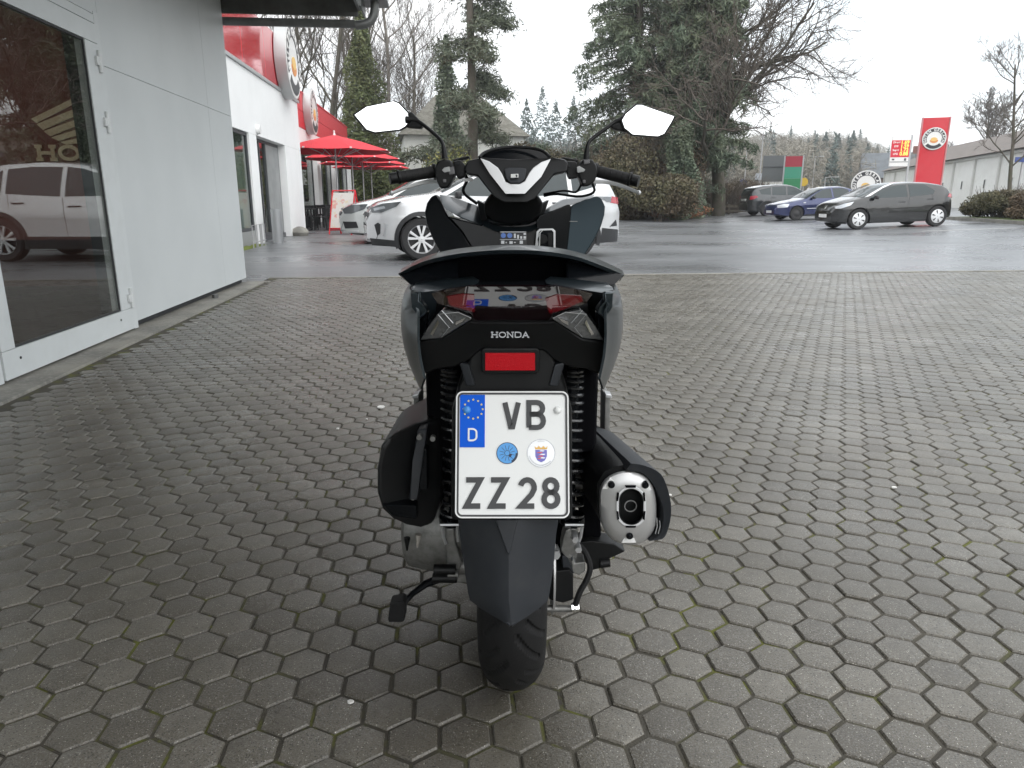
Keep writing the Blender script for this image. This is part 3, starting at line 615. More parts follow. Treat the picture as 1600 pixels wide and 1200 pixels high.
# ---- rear cowl (black) under the lights
hc = [(800, 503, 1.088), (745, 503, 1.088), (733, 500, 1.092), (712, 514, 1.098), (690, 528, 1.10), (655, 533, 1.115), (650, 548, 1.125), (655, 566, 1.135), (665, 586, 1.145), (682, 577, 1.13), (712, 573, 1.12), (732, 563, 1.112), (750, 548, 1.105), (800, 545, 1.10)]
ps(hc+mirp(hc)[1:-1], 1.1, .09, 'rear_cowl', m_black, bevel=.004, shrink=.06)
cw = M('emblem_grey', (.30, .31, .32), .35, .5)
for ch, u0, u1 in (('H', 767.5, 778), ('O', 780, 790), ('N', 792, 802.5), ('D', 805, 814), ('A', 816.5, 826)):
    a0 = HP(u0, 527, 1.0855); a1 = HP(u1, 519.5, 1.0855)
    bk(glyph(MB(), ch, lambda x, y, o_: Vector((a0.x+x, 1.0875-o_+(y*.18), a0.z+y)), a1.x-a0.x, a1.z-a0.z, .0015, .0022), 'emblem_letter', cw, smooth=0)
# ---- tail light
TN = Vector((0, -.765, -.644)); TC = HP(800, 447, 1.058)
def tpl(u, v, o=0):
    d = rayh(u, v); e = Vector((0, 0, CAMH)); return e+d*((TC-e).dot(TN)/d.dot(TN))+TN*o
m_lens = M('dark_tail_lens', (.012, .004, .005), .02, ior=2.8); m_lred = M('red_tail_lens', (.20, .003, .008), .03, ior=2.4)
hl = [(800, 447), (732, 447), (700, 452), (674, 459), (684, 474), (735, 490), (745, 502.5), (800, 502.5)]
ol = hl+mirp(hl)[1:-1]
tl_ = bk(MB().prism([tpl(*q, 0) for q in ol], [tpl(*q, 0)+Vector((0, .03, 0)) for q in ol]), 'tail_light', m_lens, smooth=0)
for q in ([(698, 463), (722, 459), (741, 460), (742, 487), (704, 477)], [(858, 489), (852, 466), (870, 460), (908, 462), (911, 470), (880, 483)]):
    bk(MB().prism([tpl(*z, .0012) for z in q], [tpl(*z, 0)+Vector((0, .001, 0)) for z in q]), 'red_lens', m_lred, tl_, smooth=0)
m_clear = M('clear_lens', (.15, .155, .16), .10, .55, coat=1., bump=(160, .8, .003)); m_edge = M('lens_edge', (.5, .52, .53), .15, .7)
for s_ in (1, -1):
    q = [(738, 498, 1.086), (716, 488, 1.085), (692, 484, 1.087), (684, 491, 1.09), (668, 512, 1.10), (656, 532, 1.112), (672, 530, 1.107), (690, 528, 1.10), (712, 514, 1.094)]
    if s_ < 0: q = mirp(q)
    ts = ps(q, 1.09, .03, 'turn_signal', m_clear, bevel=.0015)
    e = [(684, 491, 1.088), (716, 488, 1.083), (736, 497, 1.084)]; e2 = [(684, 491, 1.088), (702, 512, 1.092), (690, 527, 1.098)]; e3 = [(690, 485, 1.086), (708, 505, 1.088)]
    for ee in (e, e2, e3):
        if s_ < 0: ee = mirp(ee)
        bk(MB().tube(PX(ee), .0007, 6), 'lens_rib', m_edge, ts)
    for ee in ([(712, 503, 1.085), (728, 496, 1.084), (722, 503, 1.085), (712, 508, 1.087)], [(672, 522, 1.10), (684, 500, 1.091), (686, 505, 1.091), (676, 524, 1.10)]):
        if s_ < 0: ee = mirp(ee)
        ps(ee, 1.08, .002, 'bulb_reflector', m_chrome, ts, bevel=0)
# ---- painted tail strips, grab rail
for s_ in (1, -1):
    q = [(640, 453, 1.105), (644, 447, 1.12), (690, 441, 1.115), (738, 437, 1.10), (748, 443, 1.075), (735, 446, 1.068), (700, 451, 1.072), (660, 458, 1.085)]
    if s_ < 0: q = mirp(q)
    ps(q, 1.1, .05, 'tail_strip', m_paint, bevel=.003)
ps([(735, 444, 1.08), (865, 444, 1.08), (868, 448, 1.056), (732, 448, 1.056)], 1.07, .06, 'tail_lip', m_gloss, bevel=.002)
rA = [(630, 421), (660, 403), (700, 391), (750, 385), (800, 382.5), (850, 385), (900, 393), (940, 407), (970, 423)]
rB = [(622, 428), (655, 411), (700, 399), (750, 392.5), (800, 390.5), (850, 392.5), (900, 401), (943, 416), (976, 430)]
rC = [(626, 432), (657, 416), (700, 405), (750, 398.5), (800, 396.5), (850, 398.5), (900, 406), (941, 421), (972, 434)]
yb = [1.21, 1.17, 1.135, 1.115, 1.11, 1.115, 1.135, 1.17, 1.21]
cA = cr_spline(PX([(u, v, y+.11) for (u, v), y in zip(rA, yb)]), 41); cB = cr_spline(PX([(u, v, y) for (u, v), y in zip(rB, yb)]), 41); cC = cr_spline(PX([(u, v, y+.004) for (u, v), y in zip(rC, yb)]), 41)
cM = [a.lerp(b_, .45)+Vector((0, 0, .0035)) for a, b_ in zip(cA, cB)]; cD = [a+Vector((0, .002, -.020)) for a in cA]
gr = bk(MB().loft([[cA[i], cM[i], cB[i], cC[i], cD[i]] for i in range(41)]), 'grab_rail', m_paint, smooth=50)
for s_ in (1, -1):
    q = [(623, 429.5, 1.205), (640, 446, 1.17), (690, 444, 1.14), (716, 441, 1.15), (716, 404, 1.18), (690, 408, 1.18), (655, 418, 1.19)]
    if s_ < 0: q = mirp(q)
    ps(q, 1.1, .05, 'rail_support', m_gloss, gr, bevel=.004)
ps([(690, 446), (910, 446), (905, 398), (850, 392), (750, 392), (695, 398)], 1.225, .08, 'rail_recess', m_dark, gr, bevel=.0)
# ---- side panels
C0 = PX([(653, 456), (654, 466), (649, 478), (652, 488), (652, 508), (652, 530), (655, 560), (662, 592)], 1.085)
C1 = PX([(640, 450), (631, 461), (627, 478), (626, 500), (628, 525), (634, 552), (644, 580), (657, 608)], 1.20)
C2 = [Vector((p.x*1.03, 1.42, p.z-.0)) for p in C1]
C3 = [Vector((-.178+.02*abs(k/3.5-1), 1.72, .80-.40*k/7)) for k in range(8)]; C4 = [Vector((-.125, 2.02, .60-.28*k/7)) for k in range(8)]
for s_ in (1, -1):
    rows = [cr_spline([sx(q, s_) for q in c_], 22) for c_ in (C0, C1, C2, C3, C4)]
    cols = [cr_spline([rows[i][j] for i in range(5)], 22) for j in range(22)]
    bk(MB().grid(cols), 'side_panel', m_paint, solid=.004, smooth=60)
    q = [(640, 455, 1.10), (655, 456, 1.082), (655, 470, 1.08), (664, 480, 1.083), (668, 488, 1.09), (654, 500, 1.09), (645, 480, 1.09)]
    if s_ < 0: q = mirp(q)
    ps(q, 1.1, .03, 'panel_wing', m_paint, bevel=.003)
    # black gap trim beside panel
    q = [(655, 492, 1.10), (668, 489, 1.095), (664, 515, 1.105), (656, 533, 1.118), (659, 560, 1.13), (655, 575, 1.14), (652, 540, 1.13)]
    if s_ < 0: q = mirp(q)
    ps(q, 1.1, .03, 'panel_trim', m_gloss, bevel=.002)
    q = [(646, 619), (655, 617), (656, 690), (647, 692)]
    if s_ < 0: q = mirp(q)
    fp = ps(q, 1.50, .08, 'foot_peg', m_alu, bevel=.003)
    q = [(644, 617), (654, 615), (654, 622), (644, 623)]
    if s_ < 0: q = mirp(q)
    ps(q, 1.49, .03, 'peg_tip', m_silver, fp, bevel=.002)
bk(MB().box2((-.165, 1.30, .52), (.165, 1.95, .78)).box2((-.12, 1.44, .22), (.12, 1.95, .52)).box2((-.10, 1.24, .55), (.10, 1.32, .75)), 'under_body', m_dark, bevel=.02)
bk(MB().box2((-.17, 1.36, .40), (-.085, 1.62, .53)).box2((.085, 1.36, .40), (.17, 1.62, .53)), 'frame_cover', m_dark, bevel=.02)
# seat
rows = []
for y, w_, z0_, z1_ in ((1.22, .10, .78, .845), (1.30, .14, .76, .858), (1.45, .155, .74, .85), (1.58, .155, .71, .80), (1.66, .145, .69, .765), (1.82, .125, .68, .765), (1.96, .08, .66, .74)):
    rows.append([Vector((x*w_, y, z0_+(z1_-z0_)*z)) for x, z in ((-1, 0), (-1, .55), (-.8, .9), (-.35, 1), (.35, 1), (.8, .9), (1, .55), (1, 0))])
bk(MB().loft(rows), 'seat', m_rub, bevel=.006)
# ---- shocks
for s_ in (1, -1):
    top = HP(707, 566, 1.30); bot = HP(706, 822, 1.335); top = sx(top, s_); bot = sx(bot, s_)
    pts = []; nt = 17; zz = 0
    for i in range(nt*12+1):
        k = i/(nt*12); e = k**1.45; c = top.lerp(bot, .03+.90*e); a = 2*PI*i/12
        pts.append(c+Vector((math.cos(a)*.0215, math.sin(a)*.0215, 0)))
    sp_r = bk(MB().tube(pts, .0040, 7), 'shock_spring', M('spring_black', (.022, .023, .025), .25, coat=.5))
    bk(MB().cyl(top.lerp(bot, .0), top.lerp(bot, .60), .0165, n=18).cyl(top.lerp(bot, .60), top.lerp(bot, 1), .007, n=12).cyl(top.lerp(bot, .93), top.lerp(bot, .97), .026, n=18), 'damper', m_gloss, sp_r)
# ---- air box and transmission (left)
ab = ps([(690, 652, 1.30), (650, 662, 1.26), (604, 686, 1.235), (594, 700, 1.23), (588, 735, 1.225), (588, 772, 1.225), (596, 798, 1.225), (612, 813, 1.23), (634, 823, 1.24), (660, 827, 1.25), (676, 822, 1.27), (690, 780, 1.28)], 1.25, .22, 'air_box', m_black, bevel=.012, shrink=.05)
ps([(652, 672, 1.243), (668, 670, 1.245), (660, 720, 1.222), (652, 782, 1.22), (638, 782, 1.222), (645, 720, 1.225)], 1.235, .05, 'box_rib', m_grey, ab, bevel=.004)
ps([(663, 700, 1.222), (668, 705, 1.222), (668, 765, 1.222), (656, 766, 1.22), (655, 750, 1.22)], 1.225, .03, 'box_latch', m_gloss, ab, bevel=.003)
ps([(596, 788, 1.222), (650, 790, 1.218), (652, 812, 1.228), (614, 808, 1.225)], 1.235, .03, 'box_foot', m_gloss, ab, bevel=.004)
for u, v in ((655, 684), (676, 686), (645, 778)): p = HP(u, v, 1.225); bk(MB().cyl(p, p+Vector((0, .012, 0)), .005, n=10), 'box_screw', m_alu, ab)
tr = bk(MB().lathe([(0, .02), (0, .085), (.008, .098), (.05, .108), (.095, .112), (.100, .120), (.110, .120), (.110, .05)], (-.232, 1.445, .315), (1, 0, 0), 40), 'transmission_case', m_alu, smooth=35)
bk(MB().cyl((-.135, 1.36, .33), (-.06, 1.36, .33), .045, .04, n=20).cyl((-.13, 1.35, .26), (-.05, 1.35, .26), .022, n=16).box2((-.13, 1.34, .22), (-.055, 1.46, .40)), 'gear_housing', m_alu, tr, bevel=.006)
for (u0, u1, v, r) in ((678, 712, 890, .011), (676, 714, 903, .010), (700, 716, 897, .008)): bk(MB().cyl(HP(u0, v, 1.30), HP(u1, v, 1.30), r, n=12), 'hub_bolt', m_black if r > .009 else m_alu, tr)
for u, v in ((636, 848), (654, 843)):
    a = HP(u, v-8, 1.31); c = HP(u+ (0 if u < 640 else -2), v+12, 1.31); bk(MB().cyl(a, c, .0065, .002, n=10), 'drain_tube', m_black if u < 640 else M('clear_tube', (.35, .33, .30), .2), tr)
def shock_mount(s_):
    pts = [(690, 822), (693, 840), (697, 850)], [(715, 822), (716, 846)], [(688, 820), (717, 820)]
    first = None
    for q in pts:
        if s_ < 0: q = mirp(q)
        o = bk(MB().tube(PX(q, 1.305), .0032, 8), 'shock_bracket' if first is None else 'bracket_arm', m_silver, first or sco)
        first = first or o
    q = [(697, 826), (710, 826), (712, 846), (722, 880), (715, 900), (700, 885), (695, 850)]
    if s_ < 0: q = mirp(q)
    ps(q, 1.31, .03, 'mount_lug', m_alu, first, bevel=.005)
shock_mount(1); shock_mount(-1)
# centre stand foot
st = bk(MB().tube(PX([(690, 902, 1.47), (664, 913, 1.45), (644, 928, 1.42), (622, 952, 1.385)]), [.011, .009, .007, .006], 8), 'stand', m_gloss)
ps([(609, 943), (629, 939), (633, 943), (632, 970), (629, 973), (607, 973), (606, 968)], 1.37, .035, 'stand_foot', m_rub, st, bevel=.004)
# ---- exhaust (right)
cap = [(936, 785), (937, 764), (946, 748), (962, 738.5), (982, 735), (1002, 739.5), (1016, 752), (1024, 772), (1026, 800), (1023, 825), (1012, 842), (996, 850.5), (976, 851), (955, 842), (942, 825), (937, 805)]
ring0 = PX(cap, 1.170); c0 = sum(ring0, Vector())/len(ring0)
def sc_ring(k, y, dx=0, dz=0): return [c0+(p-c0)*k+Vector((dx, y-1.17, dz)) for p in ring0]
mf = bk(MB().loft([sc_ring(1.02, 1.195), sc_ring(1.04, 1.215), sc_ring(1.06, 1.40, -.018, -.015), sc_ring(1.0, 1.60, -.04, -.04), sc_ring(.6, 1.70, -.06, -.07), sc_ring(.28, 1.75, -.07, -.09)]), 'muffler', m_black, smooth=50)
ovo = [(986+23.5*math.cos(a)*(1 if abs(math.cos(a)) < .999 else 1), 792+(9 if math.sin(a) > 0 else -9)+23.5*math.sin(a)) for a in np.linspace(0, 2*PI, 33)[:-1]]
def oval(rx, flat, cx=986, cy=792): return [(cx+rx*math.cos(a), cy-math.copysign(flat, math.sin(a))-rx*math.sin(a)) for a in np.linspace(.01, 2*PI+.01, 41)[:-1]]
capc = cr_spline([Vector((u, v, 0)) for u, v in cap+cap[:1]], 41)[:-1]
ang = [math.atan2(-(p.y-792), p.x-983) % (2*PI) for p in capc]; order = sorted(range(40), key=lambda i: ang[i]); capc = [(capc[i].x, capc[i].y) for i in order]
ov1 = oval(23.5, 9); cc = (981, 793)
def lerp2(a, b_, k): return [(p[0]+(q[0]-p[0])*k, p[1]+(q[1]-p[1])*k) for p, q in zip(a, b_)]
R1 = PX(capc, 1.195); R2 = PX(lerp2(capc, [(981, 793)]*40, .02), 1.176); R2b = PX(lerp2(capc, [(981, 793)]*40, .06), 1.170); R3 = PX(lerp2(capc, ov1, .6), 1.163); R4 = PX(ov1, 1.162)
bk(MB().loft([R1, R2, R2b, R3, R4], caps=False), 'muffler_cap', m_steel, mf, smooth=50)
ov2 = oval(19.0, 9); bk(MB().loft([PX(ov1, 1.1615), PX(oval(22.5, 9), 1.1585), PX(oval(20, 9), 1.1585), PX(ov2, 1.163)], caps=False), 'outlet_ring', M('outlet_white', (.72, .73, .74), .35, .2), mf)
bk(MB().loft([PX(ov2, 1.163), PX(oval(16.5, 8), 1.20), PX(oval(10.5, 0, 985, 790), 1.21), PX(oval(9.5, 0, 985, 790), 1.195), PX(oval(9.0, 0, 985, 790), 1.24), PX(oval(.3, 0, 985, 790), 1.24)], caps=False), 'outlet_pipe', M('soot', (.012, .012, .012), .45, ior=1.3), mf)
m_rimd0 = M('pipe_grey', (.45, .45, .45), .4, .3); pc_ = HP(985, 790, 1.188); bk(MB().lathe([(0, .0112), (-.003, .0112), (-.003, .0100), (0, .0100)], pc_, (0, 1, 0), 24), 'pipe_rim', m_rimd0, mf)
for q in ([(977, 759.2), (994, 759.2), (993, 762.2), (978, 762.2)], [(977, 821.8), (994, 821.8), (993, 824.6), (978, 824.6)], [(963.2, 783), (964.6, 770), (967.6, 771), (966, 783)], [(963.2, 799), (966, 799), (967.8, 811), (964.8, 813)], [(1008.8, 783), (1007.4, 770), (1004.4, 771), (1006, 783)], [(1008.8, 799), (1006, 799), (1004.2, 811), (1007.2, 813)]):
    ps(q, 1.1575, .003, 'vent_slot', m_dark, mf, bevel=0)
for u, v, tri in ((955.5, 758, [(953, 747), (941, 764), (961, 764), (960, 752)]), (1008.5, 758.5, [(1001, 765), (1018, 766), (1012, 752)]), (984, 838, [(971, 848), (994, 848), (989, 836), (979, 836)])):
    ps(tri, 1.166, .004, 'cap_notch', m_white, mf, bevel=0)
    p = HP(u, v, 1.160); bk(MB().cyl(p, p+Vector((0, .012, 0)), .0062, n=16).cyl(p-Vector((0, .002, 0)), p, .0035, .0045, n=8), 'cap_screw', m_gloss, mf)
hs_o = [(986, 724), (1006, 727), (1030, 738), (1041, 756), (1048.5, 785), (1048, 812), (1041, 836), (1034, 843)]; hs_i = [(978, 735), (1000, 738), (1014, 748), (1026, 766), (1036, 794), (1035, 822), (1028, 838), (1014, 846)]
so = cr_spline(PX([(u, v, 1.165) for u, v in hs_o]), 20); si = cr_spline(PX([(u, v, 1.172) for u, v in hs_i]), 20)
fw = Vector((-.035, .30, -.03))
bk(MB().loft([[so[i], so[i]+fw, si[i]+fw, si[i]] for i in range(20)]), 'heat_shield', m_grey, mf, bevel=.002)
ps([(940, 722, 1.30), (948, 716, 1.30), (972, 724, 1.28), (978, 736, 1.26), (966, 742, 1.26), (950, 735, 1.28)], 1.27, .10, 'heat_shield_lip', m_grey, mf, bevel=.004)
for u in (1026, 1030.5): bk(MB().tube(PX([(u, 809+(u-1026), 1.175), (u+1, 822, 1.175), (u-2, 834, 1.175)]), .0009, 6), 'shield_clip', m_silver, mf)
# engine bits on the right
ps([(900, 690, 1.42), (925, 700, 1.40), (945, 722, 1.38), (955, 742, 1.36), (930, 770, 1.36), (900, 770, 1.38)], 1.4, .15, 'crank_cover', m_grey, bevel=.012)
bk(MB().cyl(HP(895, 752, 1.36), HP(914, 752, 1.36), .016, n=16), 'shock_lower_boss', m_alu)
ps([(912, 760), (932, 770), (938, 800), (940, 840), (915, 850), (905, 800)], 1.38, .12, 'inner_bracket', m_dark, bevel=.006)
arm = ps([(876, 862), (880, 840), (884, 828), (892, 826), (896, 845), (905, 852), (907, 865), (893, 867), (898, 880), (914, 878), (915, 893), (905, 900), (893, 895), (884, 872)], 1.29, .04, 'swing_arm', m_alu, bevel=.004)
for u, v, r in ((899, 844, .0065), (904, 860, .0065), (868, 868, .010)): p = HP(u, v, 1.275); bk(MB().cyl(p, p+Vector((0, .03, 0)), r, n=6), 'arm_bolt', m_silver, arm)
cal = ps([(860, 893), (890, 890), (896, 898), (896, 938), (880, 943), (858, 938), (856, 915)], 1.28, .08, 'brake_caliper', m_black, bevel=.004)
ps([(878, 868), (895, 870), (898, 896), (880, 898)], 1.29, .05, 'caliper_arm', m_grey, cal, bevel=.003)
bk(MB().cyl(HP(850, 951, 1.29), HP(894, 951, 1.29), .007, n=14), 'axle_end', m_alu, cal); bk(MB().cyl(HP(893, 949, 1.285), HP(905, 948, 1.285), .009, n=6).cyl(HP(896, 949, 1.284), HP(899, 949, 1.284), .011, n=14), 'axle_nut', m_chrome, cal)
bk(MB().tube(cr_spline(PX([(902, 850, 1.30), (914, 862, 1.30), (922, 885, 1.29), (917, 905, 1.285), (906, 925, 1.28), (899, 945, 1.28)]), 20), .006, 8), 'brake_hose', m_rub, cal)
ps([(902, 848), (925, 845), (960, 850), (978, 862), (950, 875), (955, 885), (925, 892), (915, 880)], 1.36, .05, 'exhaust_bracket', m_black, bevel=.004)
p = HP(953, 879, 1.36); bk(MB().cyl(HP(938, 880, 1.36), p, .011, .009, n=12), 'bracket_bolt', m_black)
# brake disc
bk(MB().lathe([(-.002, .05), (-.002, .11), (.002, .11), (.002, .05)], (.085, BY, R_), (1, 0, 0), 40), 'brake_disc', m_steel)
# ---- front: handlebar, cover, mirrors
GYY = 2.19
def grip(a, b_, s_):
    A, B_ = HP(a[0], a[1], 2.165), HP(b_[0], b_[1], 2.205); d = (B_-A).normalized()
    o = bk(MB().cyl(A.lerp(B_, .14), B_, .0172, n=22), 'grip', m_rub)
    bk(MB().cyl(A-d*.006, A.lerp(B_, .13), .0165, .0165, n=20).cyl(A.lerp(B_, .14), A.lerp(B_, .20), .0205, n=20), 'bar_end', m_black, o, bevel=.002)
    for k in range(5):
        c = A.lerp(B_, .30+.14*k); pts = [c+d*(.010*math.cos(q))+Vector((0, -math.cos(q)*.0176, math.sin(q)*.0176)) for q in np.linspace(-.6, 1.0, 6)]
        bk(MB().tube(pts, .0014, 5), 'grip_rib', m_black, o)
    bk(MB().cyl(B_, B_+d*.008, .024, n=22), 'grip_collar', m_black, o, bevel=.002)
    return o
grip((612, 279), (677, 268.5), 1); grip((995, 283), (932, 267.5), -1)
bk(MB().tube(PX([(670, 268, 2.21), (720, 263, 2.22), (800, 262, 2.24), (880, 262, 2.22), (936, 268, 2.21)]), .011, 10), 'handlebar', m_black)
def switchgear(s_):
    if s_ > 0: q = [(679, 262), (683, 252), (694, 248), (704, 250), (711, 262), (710, 275), (704, 286), (700, 293), (688, 295), (683, 285), (680, 275)]
    else: q = [(906, 256), (912, 248), (926, 249), (932, 258), (934, 270), (930, 283), (922, 290), (912, 292), (908, 284), (903, 272)]
    o = ps(q, 2.155, .07, 'switch_housing', m_black, bevel=.006)
    b_ = [(690, 266), (694, 262), (702, 260), (704, 268), (694, 270)] if s_ > 0 else [(901, 261), (905, 259), (915, 265), (912, 269), (902, 270)]
    ps(b_, 2.146, .012, 'switch_button', M('switch_grey', (.32, .33, .33), .4), o, bevel=.002)
    for b_ in ([(692, 280), (697, 280), (697, 285), (692, 285)], [(699, 262), (709, 260), (711, 272), (702, 273)]) if s_ > 0 else ([(912, 250), (921, 249), (922, 255), (913, 257)], [(911, 281), (915, 281), (915, 286), (911, 286)]):
        ps(b_, 2.147, .01, 'switch_rocker', M('switch_dark', (.11, .11, .115), .35), o, bevel=.0015)
    return o
switchgear(1); switchgear(-1)
for s_ in (1, -1):                       # clamps, reservoir and cables
    q = [(708, 252), (720, 250), (727, 258), (727, 276), (716, 280), (710, 270)] if s_ > 0 else [(886, 252), (900, 252), (905, 262), (903, 278), (890, 280), (885, 268)]
    cl = ps(q, 2.17, .05, 'lever_clamp', m_black, bevel=.004)
    for u, v in ((716, 255), (721, 272)) if s_ > 0 else ((890, 258), (889, 274)):
        p = HP(u, v, 2.163); bk(MB().cyl(p, p+Vector((0, .012, 0)), .006, n=10), 'clamp_bolt', m_gloss, cl)
    q = [(707, 249), (732, 243), (734, 246), (710, 254)] if s_ > 0 else [(876, 247), (880, 245), (904, 249), (902, 254)]
    ps(q, 2.20, .06, 'fluid_reservoir', m_black, bevel=.003)
    q = [(704, 284, 2.24), (672, 283, 2.27), (640, 291, 2.26), (612, 302, 2.23)] if s_ > 0 else [(905, 284, 2.24), (945, 284, 2.27), (972, 291, 2.26), (998, 301, 2.23)]
    pts = cr_spline(PX(q), 14); rws = []
    for i, p in enumerate(pts):
        w_ = .0135*(1-.35*i/13); rws.append([p+Vector((0, -.004, w_*.55)), p+Vector((0, .012, w_*.5)), p+Vector((0, .012, -w_*.5)), p+Vector((0, -.004, -w_*.55))])
    lv = bk(MB().loft(rws), 'brake_lever', m_silver, bevel=.002); pe = pts[-1]
    bk(MB().lathe([(-.007, .001), (-.005, .005), (0, .0082), (.005, .005), (.007, .001)], pe, (1, 0, 0), 14), 'lever_ball', m_silver, lv)
bk(MB().tube(cr_spline(PX([(722, 270, 2.2), (730, 280, 2.22), (724, 300, 2.28), (745, 318, 2.32)]), 14), .005, 7), 'control_cable', m_black)
bk(MB().tube(cr_spline(PX([(925, 285, 2.2), (928, 300, 2.24), (905, 307, 2.26), (870, 303, 2.28), (850, 306, 2.3)]), 16), .004, 7), 'control_cable', m_black)
bk(MB().tube(cr_spline(PX([(908, 288, 2.2), (900, 300, 2.24), (880, 298, 2.26), (850, 303, 2.3)]), 16), .0035, 7), 'control_cable', m_black)
ps([(724, 279), (738, 278), (739, 283), (725, 284)], 2.16, .01, 'cable_tag', M('tag_white', (.5, .5, .5), .4), bevel=.001)
m_cov = M('cover_black', (.009, .0095, .0105), .38, ior=1.33, bump=(900, .04))
hb = ps([(725, 262, 2.15), (731, 251, 2.16), (752, 246, 2.13), (800, 249, 2.11), (862, 247, 2.13), (882, 248, 2.16), (888, 254, 2.15), (887, 268, 2.14), (866, 273, 2.12), (852, 290, 2.11), (836, 310, 2.10), (824, 316, 2.095), (786, 316, 2.095), (772, 308, 2.10), (756, 288, 2.11), (746, 275, 2.12), (728, 272, 2.14)], 2.13, .14, 'handlebar_cover', m_cov, bevel=.006)
sil = [(750, 247, 2.113), (764, 252, 2.106), (778, 262, 2.093), (784, 271, 2.086), (790, 284, 2.078), (798, 287.5, 2.074), (812, 287.5, 2.074), (820, 283, 2.078), (827, 270, 2.086), (833, 262, 2.093), (846, 253, 2.106), (861, 248, 2.113), (846, 276, 2.083), (820, 303, 2.066), (790, 303, 2.066), (765, 271, 2.083)]
ps(sil, 2.1, .05, 'silver_trim', m_silver, hb, bevel=.002)
ps([(788, 264, 2.093), (796, 262, 2.093), (814, 262, 2.093), (823, 264, 2.093), (820, 279, 2.078), (813, 286, 2.074), (797, 286, 2.074), (791, 279, 2.078)], 2.1, .02, 'meter_base', m_grey, hb, bevel=.003)
ps([(798, 272), (810, 271.5), (810, 277.5), (798, 278)], 2.070, .012, 'wing_badge', m_plw, hb, bevel=.001)
ps([(805.5, 273), (808.5, 272.578), (808.5, 276.6), (806.5, 277)], 2.0692, .012, 'badge_mark', m_grey, hb, bevel=0)
dsh = ps([(748, 248, 2.19), (754, 240, 2.17), (767, 234, 2.19), (785, 230.5, 2.2), (806, 229.5, 2.2), (830, 231.5, 2.2), (848, 236, 2.19), (857, 243, 2.17), (863, 250, 2.19), (846, 254, 2.17), (832, 262, 2.16), (780, 262, 2.16), (765, 253, 2.17)], 2.15, .08, 'instrument_panel', m_gloss, bevel=.003)
hd_ = cr_spline(PX([(749, 246, 2.13), (756, 239, 2.15), (770, 233.5, 2.17), (788, 230.5, 2.18), (806, 229.5, 2.18), (830, 231.5, 2.17), (848, 236, 2.15), (859, 245, 2.13)]), 24)
bk(MB().tube(hd_, .0045, 8), 'instrument_hood', m_black, dsh)
def mirror(s_):
    if s_ > 0: g = [(557, 181), (574, 168), (614, 158), (622, 161), (637, 177), (640, 187), (632, 197), (624, 202), (587, 207), (575, 203)]; stem = [(634, 187, 2.21), (650, 188, 2.21), (664, 197, 2.20), (684, 214, 2.19), (692, 226, 2.18), (695, 248, 2.18)]; neck = [(636, 176), (643, 174), (662, 194), (658, 201), (634, 199), (640, 188)]
    else: g = [(1053, 182), (1049, 190), (1037, 209), (1027, 213), (988, 210), (976, 200), (972, 188), (978, 178), (995, 164), (1003, 164)]; stem = [(975, 189, 2.21), (962, 190, 2.21), (948, 200, 2.20), (925, 217, 2.19), (918, 228, 2.18), (916, 250, 2.18)]; neck = [(975, 178), (962, 188), (952, 195), (958, 202), (985, 208), (972, 190)]
    gp = PX(g, 2.20); c = sum(gp, Vector())/len(gp)
    # tilt the glass slightly up so that it shows the sky behind the camera
    def tilt(p, o=0): return Vector((p.x, p.y+(p.z-c.z)*.10+(p.x-c.x)*(.24 if s_ > 0 else .0)+o, p.z))
    o = bk(MB().loft([[tilt(c+(p-c)*1.08, -.001) for p in gp], [tilt(c+(p-c)*1.10, .010) for p in gp], [tilt(c+(p-c)*.95, .03) for p in gp], [tilt(c+(p-c)*.5, .045) for p in gp]]), 'mirror', m_black, bevel=.002)
    bk(MB().prism([tilt(c+(p-c)*1.0, -.0025) for p in gp], [tilt(c+(p-c)*1.0, .0) for p in gp]), 'mirror_glass', m_mirror, o)
    bk(MB().tube(cr_spline(PX(stem), 16), [.011-.0055*min(1, i/4) for i in range(13)]+[.007, .0085, .010], 10), 'mirror_stem', m_black, o)
    ps(neck, 2.205, .03, 'mirror_neck', m_black, o, bevel=.005)
mirror(1); mirror(-1)
# ---- front cowl / leg shield
def cowl(pts, Y, d, name, mat, **k): return ps(pts, Y, d, name, mat, **k)
cowl([(684, 303, 2.30), (674, 306, 2.29), (667, 316, 2.27), (663, 332, 2.26), (666, 350, 2.25), (675, 372, 2.24), (690, 400, 2.23), (745, 400, 2.22), (722, 362, 2.22), (700, 338, 2.23), (690, 319, 2.25)], 2.25, .30, 'leg_shield', m_gloss, bevel=.01, shrink=.25)
cowl([(686, 304, 2.32), (700, 306, 2.32), (746, 322, 2.28), (757, 348, 2.22), (751, 352, 2.205), (720, 341, 2.21), (697, 327, 2.22), (690, 318, 2.25)], 2.25, .2, 'cowl_panel', m_paint, bevel=.004, shrink=.1)
cowl([(700, 338, 2.225), (752, 352, 2.21), (757, 347, 2.22), (775, 351, 2.225), (800, 353, 2.23), (825, 350, 2.225), (840, 343, 2.22), (840, 400, 2.215), (745, 400, 2.215), (722, 362, 2.215)], 2.2, .12, 'inner_panel', m_gloss, bevel=.004)
cs = cr_spline(PX([(756, 342, 2.24), (775, 350, 2.235), (800, 353.5, 2.235), (825, 351, 2.235), (842, 342, 2.24)]), 15); cl_ = cr_spline(PX([(754, 352, 2.19), (775, 361, 2.185), (800, 364.5, 2.185), (825, 362, 2.185), (841, 356, 2.19)]), 15)
bk(MB().loft([[a, a+Vector((0, .05, -.02)), b_+Vector((0, .06, 0)), b_] for a, b_ in zip(cs, cl_)]), 'cowl_strip', m_paint, bevel=.002)
